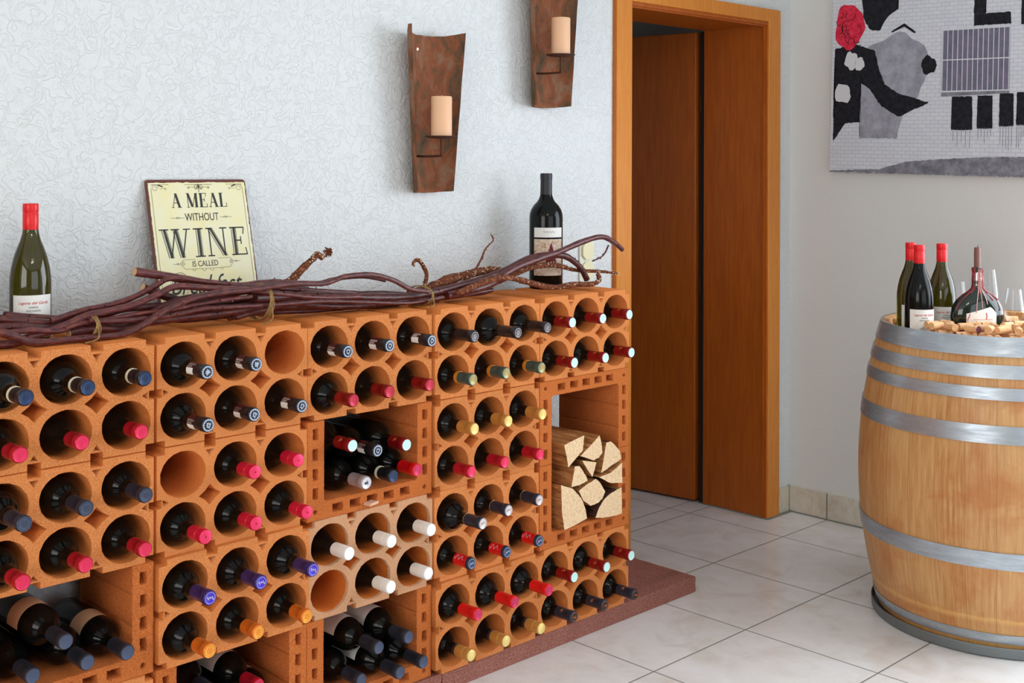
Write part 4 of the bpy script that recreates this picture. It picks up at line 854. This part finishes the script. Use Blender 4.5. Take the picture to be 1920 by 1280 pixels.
b=MB(); b.box((-.030,-.84,0),(0,0,.80)); link('canvas',b.mesh('canvas',CAN,smooth=False,fix=False),cv)
def pc(n,c1,c2,s=60):
    m=mat(n,c1,.75,spec=.2); q=NT(m); a=q.noise(q.coord(),s,5,.7); q.base(q.ramp(a,[(.35,c1),(.65,c2)])); return m
CHAR=pc('charcoal_print_ink',srgb(18,18,22),srgb(40,40,48)); GREY=pc('grey_print_ink',srgb(138,138,148),srgb(172,172,184),22); GREY2=pc('mid_grey_print_ink',srgb(104,104,114),srgb(150,150,160),30)
ROSE=pc('red_print_ink',srgb(200,26,54),srgb(228,60,86),70); SLATE=pc('slate_print_ink',srgb(104,106,124),srgb(128,118,140),30); WHT=mat('white_print_ink',srgb(216,216,220),.75)
def shape(name,poly,m,depth,jagged=.0):
    """printed shape; poly in (distance from left edge, height) metres"""
    P=[]
    for i in range(len(poly)):
        (x0,z0),(x1,z1)=poly[i],poly[(i+1)%len(poly)]; k=max(1,int(math.hypot(x1-x0,z1-z0)/.008))
        for s in range(k): P.append((x0+(x1-x0)*s/k,z0+(z1-z0)*s/k))
    P=[(x+jagged*noise.noise(Vector((x*120,z*120,2))),z-1.247+jagged*noise.noise(Vector((x*120,z*120,8)))) for x,z in P]
    bm=bmesh.new(); vs=[bm.verts.new((-.0302-depth,-x,z)) for x,z in P]; fc=bm.faces.new(vs); bmesh.ops.triangulate(bm,faces=[fc],ngon_method='EAR_CLIP')
    me=bpy.data.meshes.new(name); bm.to_mesh(me); bm.free(); me.materials.append(m); return link(name,me,cv)
# generic painted strokes: a broad arc of grey and charcoal, a red flower, a barred window, dripping dark blocks
def blob(cx,cz,rx,rz,n=26,amp=.12,seed=1,a0=0): 
    return [(cx+rx*(1+amp*noise.noise(Vector((math.cos(2*PI*i/n)*1.6,math.sin(2*PI*i/n)*1.6,seed))))*math.cos(2*PI*i/n+a0),cz+rz*(1+amp*noise.noise(Vector((math.cos(2*PI*i/n)*1.6,math.sin(2*PI*i/n)*1.6,seed))))*math.sin(2*PI*i/n+a0)) for i in range(n)]
shape('grey_wash',blob(.255,1.62,.125,.125,30,.25,3),GREY,.0004,.002)
shape('grey_stroke',[(.118,1.56),(.18,1.60),(.24,1.47),(.285,1.45),(.262,1.372),(.118,1.372)],GREY,.0005,.003)
shape('charcoal_stroke',[(.012,1.70),(.10,1.712),(.175,1.685),(.19,1.62),(.215,1.565),(.27,1.53),(.385,1.497),(.335,1.476),(.27,1.448),(.20,1.49),(.155,1.55),(.122,1.57),(.118,1.43),(.06,1.425),(.012,1.36)],CHAR,.0008,.004)
shape('charcoal_cap',[(.10,2.03),(.25,2.03),(.262,1.83),(.215,1.80),(.19,1.755),(.15,1.765),(.125,1.81)],CHAR,.0008,.005)
shape('charcoal_spot',blob(.378,1.625,.026,.034,18,.3,9),CHAR,.0009,.003)
shape('charcoal_dash',[(.235,1.752),(.285,1.778),(.33,1.745),(.325,1.74),(.285,1.766),(.24,1.748)],CHAR,.0009,.001)
for i,(x,z,r) in enumerate(((.050,1.535,.034),(.080,1.655,.028),(.112,1.64,.02))): shape('pale_patch',blob(x,z,r,r*1.1,18,.4,i+20),WHT,.0011+i*.00015,.003)
fl=shape('red_flower',blob(.068,1.775,.062,.078,30,.35,5),ROSE,.0012,.004)
b=MB()
for i in range(16):
    rn=random.Random(i+40); cx=.068+rn.uniform(-.042,.042); cz=1.775-1.247+rn.uniform(-.055,.055); r=rn.uniform(.010,.022); a0=rn.uniform(0,6)
    P=[(-.0318,-(cx+r*math.cos(a0+k*.3)),cz+r*math.sin(a0+k*.3)) for k in range(9)]; b.tube(P,.0011,4)
link('petal_lines',b.mesh('petal_lines',CHAR),fl)
wn=shape('barred_window',[(.430,1.746),(.663,1.744),(.664,1.536),(.427,1.533)],SLATE,.0008)
b=MB()
for i in range(14):
    x=.430+.0178*i; b.box((-.0325,-x-.0011,1.534-1.247),(-.0312,-x+.0011,1.745-1.247))
for z in (1.745,1.642,1.535): b.box((-.033,-.666,z-1.247-.0018),(-.0312,-.426,z-1.247+.0018))
link('window_bars',b.mesh('window_bars',WHT,smooth=False,fix=False),wn)
shape('window_shadow',[(.427,1.530),(.664,1.533),(.664,1.524),(.427,1.517)],GREY2,.0006)
for i,(x0,x1,z0,z1) in enumerate(((.538,.580,1.794,2.03),(.538,.664,1.755,1.7938),(.698,.740,1.75,2.03),(.466,.540,1.402,1.516),(.556,.610,1.407,1.518),(.632,.680,1.414,1.523),(.689,.724,1.418,1.527),(.765,.815,1.42,1.53),(.78,.82,1.75,2.03))):
    o=shape('dark_block',[(x0,z0),(x1,z0),(x1-.002,z1),(x0+.001,z1)],CHAR,.0009,.003)
    if z1<1.6:
        b=MB(); rn=random.Random(i)
        for k in range(5):
            x=x0+(x1-x0)*(k+.5)/5; l=rn.uniform(.02,.085); b.box((-.0313,-x-.0007,z0-1.247-l),(-.0311,-x+.0007,z0-1.247+.004))
        link('paint_drip',b.mesh('paint_drip',GREY2,smooth=False,fix=False),o)
shape('pavement_band',[(.20,1.262),(.30,1.290),(.45,1.303),(.60,1.312),(.839,1.316),(.839,1.2475),(.001,1.2475),(.001,1.252)],GREY2,.0007,.004)

# ---------------------------------------------------------------- barrel
BC=(.81,-.726)
OAK=mat('pale_varnished_oak_staves',srgb(206,150,84),.38,spec=.4); q=NT(OAK); c=q.n('TexCoord'); sp=q.n('SeparateXYZ'); q.l(c.outputs['Object'],sp.inputs[0])
ang=q.math('ARCTAN2',sp.outputs[1],sp.outputs[0]); st=q.math('MULTIPLY',ang,30/(2*PI)); fl_=q.math('FLOOR',st); fr=q.math('FRACT',st)
wn_=q.n('TexWhiteNoise',noise_dimensions='1D'); q.l(fl_,wn_.inputs['W'])
cb=q.n('CombineXYZ'); q.l(q.math('MULTIPLY',ang,3.5),cb.inputs[0]); q.l(q.math('MULTIPLY',sp.outputs[2],.5),cb.inputs[1]); q.l(wn_.outputs['Value'],cb.inputs[2])
g=q.noise(cb.outputs[0],16,6,.65,.3); blot=q.noise(c.outputs['Object'],5.5,4,.6,.6)
col=q.ramp(g,[(.3,srgb(168,110,60)),(.5,srgb(194,140,84)),(.7,srgb(212,164,108))])
col=q.mix(q.math('MULTIPLY',wn_.outputs['Value'],.45),col,srgb(216,170,116))
col=q.mix(q.ramp(blot,[(.50,(0,0,0)),(.66,(.55,.55,.55))]),col,srgb(178,98,44))
zr=q.ramp(q.math('ADD',sp.outputs[2],q.math('MULTIPLY',blot,.02)),[(.0,(0,0,0)),(.055,(.5,.5,.5)),(.06,(.1,.1,.1)),(.10,(0,0,0)),(.115,(.6,.6,.6)),(.12,(.1,.1,.1)),(.15,(0,0,0))]); col=q.mix(zr,col,srgb(232,184,110))
gap=q.math('LESS_THAN',q.math('MINIMUM',fr,q.math('SUBTRACT',1,fr)),.005)
q.base(q.mix(gap,col,srgb(130,86,50))); q.bump(g,.12,.002)
STEEL=mat('galvanised_steel_hoop',srgb(180,188,196),.36,.72); q=NT(STEEL); a=q.noise(q.coord('Object',(.5,.5,3)),30,5,.6); q.base(q.ramp(a,[(.35,srgb(164,172,180)),(.65,srgb(184,192,200))])); rr=q.ramp(a,[(.3,(.42,.42,.42)),(.7,(.26,.26,.26))]); q.l(rr,q.b.inputs['Roughness'])
ZB=-.032
def br_(z): return .392-.066*((z-.375)/.43)**2
ba=empty('wine_barrel',(BC[0],BC[1],ZF)); tag(ba,'large pale oak wine barrel with steel hoops, corks and bottles on its open top','barrel')
P=[]; TOPZ=.806
for i in range(41):
    z=ZB+(TOPZ-ZB)*i/40; P.append((br_(z),z-ZF))
ri=br_(TOPZ)-.026
P+= [(br_(TOPZ)-.006,TOPZ-ZF+.0005),(ri+.004,TOPZ-ZF-.004),(ri,TOPZ-ZF-.05),(ri,.762-ZF-.012)]
b=MB(); b.lathe([(0,ZB-ZF)]+P,96); link('staves',b.mesh('staves',OAK,angle=50),ba)
HEADZ=.762
b=MB(); b.lathe([(ri+.001,HEADZ-ZF-.02),(ri+.001,HEADZ-ZF),(0,HEADZ-ZF)],64); link('barrel_head',b.mesh('barrel_head',m_wood('barrel_head_oak',srgb(150,104,60),srgb(180,130,80),(3,14,1),.6)),ba)
HOOPS=[(.7565,.8075),(.700,.735),(.644,.676),(.531,.578),(.198,.244),(-.012,.014)]
rn=random.Random(5)
for i,(z0,z1) in enumerate(HOOPS):
    b=MB(); t_=.0035
    Q=[]
    for k in range(7): z=z0+(z1-z0)*k/6; Q.append((br_(z)+t_,z-ZF))
    Q=[(br_(z0)-.001,z0-ZF)]+Q+[(br_(z1)-.001,z1-ZF)]
    b.lathe(Q,96); ho=link('hoop',b.mesh('hoop',STEEL,angle=50),ba)
    rv=MB(); a=3.92+i*.37 if i!=0 else 5.2
    for da,dz in ((0,.3),(.06,.7)):
        z=z0+(z1-z0)*dz; r=br_(z)+t_; rv.lathe([(0,.0018),(.0025,.0012),(.0035,0)],10,0,Matrix.Translation((r*math.cos(a+da),r*math.sin(a+da),z-ZF))@Matrix.Rotation(a+da,4,'Z')@Matrix.Rotation(PI/2,4,'Y'))
    link('rivet',rv.mesh('rivet',STEEL),ho)
# round steel tray the barrel stands in
b=MB(); b.lathe([(0,.0008),(.338,.0008),(.347,.001),(.3515,.004),(.3535,.028),(.3515,.0305),(.349,.028),(.346,.008),(.338,.0055),(0,.0055)],96)
o=link('barrel_tray',b.mesh('barrel_tray',mat('dull_zinc',srgb(128,134,136),.5,.7)),None,(BC[0],BC[1],ZF)); tag(o,'round grey metal tray on the floor under the oak barrel','tray')
# thin scratch arc on the barrel
b=MB(); P=[]
for k in range(20):
    u=k/19; a=math.atan2(-.62,-.79)+.10+u*.55; z=.42-.10*u*u-.02*u; r=br_(z)+.0004; P.append((r*math.cos(a),r*math.sin(a),z-ZF))
b.tube(P,.0009,4); link('scratch',b.mesh('scratch',mat('dark_scratch',srgb(92,58,32),.8)),ba)

# ---------------------------------------------------------------- things on the barrel
CF=math.atan2(-2.2818+.61,-2.7201-.57)+PI/2   # bottles' labels face the room
HZ=HEADZ+.0015
BG='red-capped bottles on the barrel'
green_bottle((.596,-.591,HZ),-.72,'near-black red-capped bottle with white label, frontmost of three on the barrel',BG,None,True,GLASSD)
green_bottle((.684,-.519,HZ),-.72,'red-capped bottle half hidden behind the front bottle, leftmost on the barrel',BG,None,True)
green_bottle((.710,-.604,HZ),-.78,'olive-green red-capped bottle right of the front bottle on the barrel',BG,None,True)
# round flask with a candle stub
fk=empty('flask_candle_holder',(.700,-.716,HZ),(0,0,-.72)); tag(fk,'squat round dark flask on the barrel with brown candle stub and red wax drips','bottle')
S_=[(0,.026,.018),(.004,.040,.024),(.02,.060,.030),(.045,.074,.033),(.072,.0785,.034),(.098,.074,.033),(.118,.062,.030),(.133,.045,.026),(.144,.028,.021),(.152,.018,.0165),(.162,.0150,.0150),(.185,.0142,.0142),(.200,.0140,.0140),(.203,.0158,.0158),(.211,.0158,.0158),(.213,.0135,.0135)]
b=MB(); n=40; v=[];f=[]
for z,w,d in S_:
    for i in range(n): a=2*PI*i/n; v.append((w*math.cos(a),d*math.sin(a),z))
for j in range(len(S_)-1):
    for i in range(n): k=(i+1)%n; f.append((j*n+i,j*n+k,(j+1)*n+k,(j+1)*n+i))
f.append(tuple(reversed(range(n)))); f.append(tuple(range((len(S_)-1)*n,len(S_)*n)))
me=mesh_from('flask_body',v,f,mat('dark_green_flask_glass',srgb(20,34,26),.05,spec=.6)); fb=link('flask_body',me,fk)
b=MB(); b.lathe([(.0152,.160),(.0146,.170),(.0144,.198),(.0140,.199)],28); link('neck_foil',b.mesh('neck_foil',mat('crinkled_silver_foil',srgb(190,184,188),.25,.9)),fk)
CB=mat('brown_candle_wax',srgb(124,82,72),.6); b=MB(); b.lathe([(0,.205),(.0088,.205),(.0090,.262),(.0082,.270),(.006,.268),(0,.266)],20); cs=link('candle_stub',b.mesh('candle_stub',CB),fk)
b=MB(); b.tube([(0,0,.266),(.001,0,.272),(.002,0,.276)],.0008,6); link('wick',b.mesh('wick',mat('burnt_wick',srgb(30,26,26),.9)),cs)
REDW=mat('red_wax_drips',srgb(150,40,46),.35,spec=.6); rn=random.Random(11); b=MB()
def prof_at(z):
    for (z0,w0,d0),(z1,w1,d1) in zip(S_,S_[1:]):
        if z0<=z<=z1: u=(z-z0)/(z1-z0); return w0+(w1-w0)*u,d0+(d1-d0)*u
    return S_[0][1],S_[0][2]
for i in range(30):
    a=rn.uniform(0,2*PI) if i>13 else rn.uniform(PI+.3,2*PI-.3); zend=rn.choice([.185,.17,.16,.15,.14,.12,.09]); P=[]; rad=[]
    a=PI+.08 if i==0 else a
    k=int((.212-zend)/.005)+2
    for j in range(k):
        z=.212-(.212-zend)*j/(k-1); w,d=prof_at(z); aa=a+.06*math.sin(j*.4+i); P.append(((w+.0006)*math.cos(aa),(d+.0006)*math.sin(aa),z)); rad.append(.0011+.0005*math.sin(j*.8+i)+(.0008 if j==k-1 else 0))
    b.tube(P,rad,6)
link('wax_drips',b.mesh('wax_drips',REDW),fk)
PINKW=mat('pale_pink_wax',srgb(226,170,160),.4); b=MB()
for i,a in enumerate((4.5,4.72,4.95)):
    P=[]; zend=.085+.012*i
    for j in range(18): z=.208-(.208-zend)*j/17; w,d=prof_at(z); P.append(((w+.0012)*math.cos(a),(d+.0012)*math.sin(a),z))
    b.tube(P,.0011,6)
link('pale_wax_drips',b.mesh('pale_wax_drips',PINKW),fk)
# flask label: follows the front of the flask
b=MB(); v=[];f=[]; nx,nz=14,8
for j in range(nz+1):
    for i in range(nx+1):
        x=-.044+.088*i/nx; top=.082+.020*min(1,(i/nx)*1.25)-(.03*max(0,i/nx-.8)*3); z=.012+(top-.012)*j/nz; w,d=prof_at(z); y=-d*math.sqrt(max(0,1-(x/w)**2))-.0006; v.append((x,y,z))
for j in range(nz):
    for i in range(nx): a=j*(nx+1)+i; f.append((a,a+1,a+nx+2,a+nx+1))
pl=link('paper_label',mesh_from('paper_label',v,f,F['paper']),fb)
b=MB(); b.tube([(-.034,-.0308,.082),(-.036,-.0308,.075),(-.040,-.0300,.066),(-.041,-.030,.058)],.0012,5); b.tube([(.012,-.0345,.085),(.014,-.0345,.075),(.012,-.0345,.066)],.0010,5); b.tube([(-.026,-.0345,.066),(.03,-.034,.066)],.0005,4); link('label_print',b.mesh('label_print',F['redink']),pl)
# glasses
def glass(loc,h,rb,rt,label,stem=.05):
    t_=.0011; z0=stem; zb=z0+(h-z0)*.32
    O=[(0,0),(.028,0),(.0285,.001),(.010,.0035),(.0035,.008),(.003,z0-.006),(.006,z0),(rb*.7,z0+.008),(rb*.96,zb-.010),(rb,zb),(rb*.97,zb+.2*(h-zb)),(rt,h)]
    I=[(rt-t_,h)]+[(rb*.97-t_,zb+.2*(h-zb)),(rb-t_,zb),(rb*.94-t_,zb-.009),(rb*.66,z0+.010),(0,z0+.004)]
    o=link('wine_glass',lathe_mesh('wine_glass',O+I,CLEAR,36),None,loc); tag(o,label,'glass','tasting glasses on the barrel'); return o
glass((.868,-.668,HZ+.0),.195,.0345,.024,'tall clear tasting glass behind the small glass at the right end of the barrel',.07)
glass((.800,-.780,HZ+.0),.148,.028,.0195,'small clear tasting glass in front of the tall glass on the barrel',.045)
glass((.875,-.565,HZ+.0),.152,.036,.030,'clear glass half hidden behind the flask and olive-green bottle on the barrel',.06)
# corks
CORKM=mat('natural_cork',srgb(216,172,126),.85,spec=.15); q=NT(CORKM); a=q.noise(q.coord(),320,4,.7); oi=q.n('ObjectInfo'); hv=q.n('HueSaturation'); q.l(q.ramp(a,[(.32,srgb(170,112,66)),(.45,srgb(214,164,116)),(.7,srgb(236,198,156))]),hv.inputs['Color']); q.l(q.math('ADD',q.math('MULTIPLY',oi.outputs['Random'],.35),.85),hv.inputs['Value']); q.base(hv.outputs[0])
STAIN=mat('wine_stained_cork_end',srgb(92,36,54),.85)
CP=[(0,-.021),(.0098,-.021),(.0106,-.0202),(.0106,.0202),(.0098,.021),(0,.021)]
cork_me=lathe_mesh('cork',CP,CORKM,20); cork_st=lathe_mesh('cork',CP,[CORKM,STAIN],20,[1,1,0,0,0]); 
cork_mu=lathe_mesh('cork',[(0,-.019),(.0105,-.019),(.011,-.017),(.0105,-.004),(.0125,.003),(.0165,.010),(.0168,.016),(.013,.021),(.006,.0235),(0,.024)],CORKM,20)
rn=random.Random(21); placed=[]; obst=[(.596,-.591,.041),(.684,-.519,.041),(.710,-.604,.041),(.868,-.668,.03),(.800,-.780,.03),(.875,-.565,.03)]+[(.700+math.cos(-.72)*s,-.716+math.sin(-.72)*s,.034) for s in (-.045,-.02,.0,.02,.045)]
def okp(x,y,z,a):
    if math.hypot(x-BC[0],y-BC[1])>ri-.026 or (y>-.56 and x<.66) or (x<.60 and y>-.62): return False
    for s in (-1,0,1):
        px,py=x+s*.017*math.cos(a),y+s*.017*math.sin(a)
        for (ox,oy,orr) in obst:
            if math.hypot(px-ox,py-oy)<orr+.0125: return False
        for (qx,qy,qz,qa) in placed:
            if abs(qz-z)>.018: continue
            for s2 in (-1,0,1):
                if math.hypot(px-qx-s2*.017*math.cos(qa),py-qy-s2*.017*math.sin(qa))<.0213: return False
    return True
layers=[(HEADZ+.0112,110),(HEADZ+.0327,90),(HEADZ+.0540,70)]
ncork=0
cdir=Vector((-2.7201-BC[0],-2.2818-BC[1])).normalized()
for li,(z,want) in enumerate(layers):
    got=0
    for tr in range(16000):
        if got>=want: break
        a=rn.uniform(0,2*PI); rr_=ri*math.sqrt(rn.random()); x=BC[0]+rr_*math.cos(a); y=BC[1]+rr_*math.sin(a)
        fwd=(x-BC[0])*cdir.x+(y-BC[1])*cdir.y; side=(x-BC[0])*(-cdir.y)+(y-BC[1])*cdir.x
        if fwd<-.02: continue
        if math.hypot(x-.49,y+.55)<.07 : continue
        ca=rn.uniform(0,PI)
        if okp(x,y,z,ca): placed.append((x,y,z,ca)); got+=1
top=[p for p in placed if p[2]>HEADZ+.03]
for (x,y,z,a) in placed:
    k=rn.random(); me=cork_st if k<.14 else cork_me
    o=link('wine_cork',me,None,(x,y,z),(0,PI/2,a if rn.random()<.5 else a+PI))
    tag(o,'wine-stained natural cork lying among the pale corks on the barrel top' if k<.14 else 'pale natural wine cork lying in the loose pile on the barrel top','cork','stained corks on the barrel' if k<.14 else 'loose corks on the barrel')
for (x,y,dz,rx) in ((.630,-.905,.054,.3),):
    o=link('wine_cork',cork_mu,None,(x,y,HEADZ+dz+.012),(rx,.2,0)); tag(o,'mushroom-shaped sparkling wine cork standing on top of the cork pile','cork')
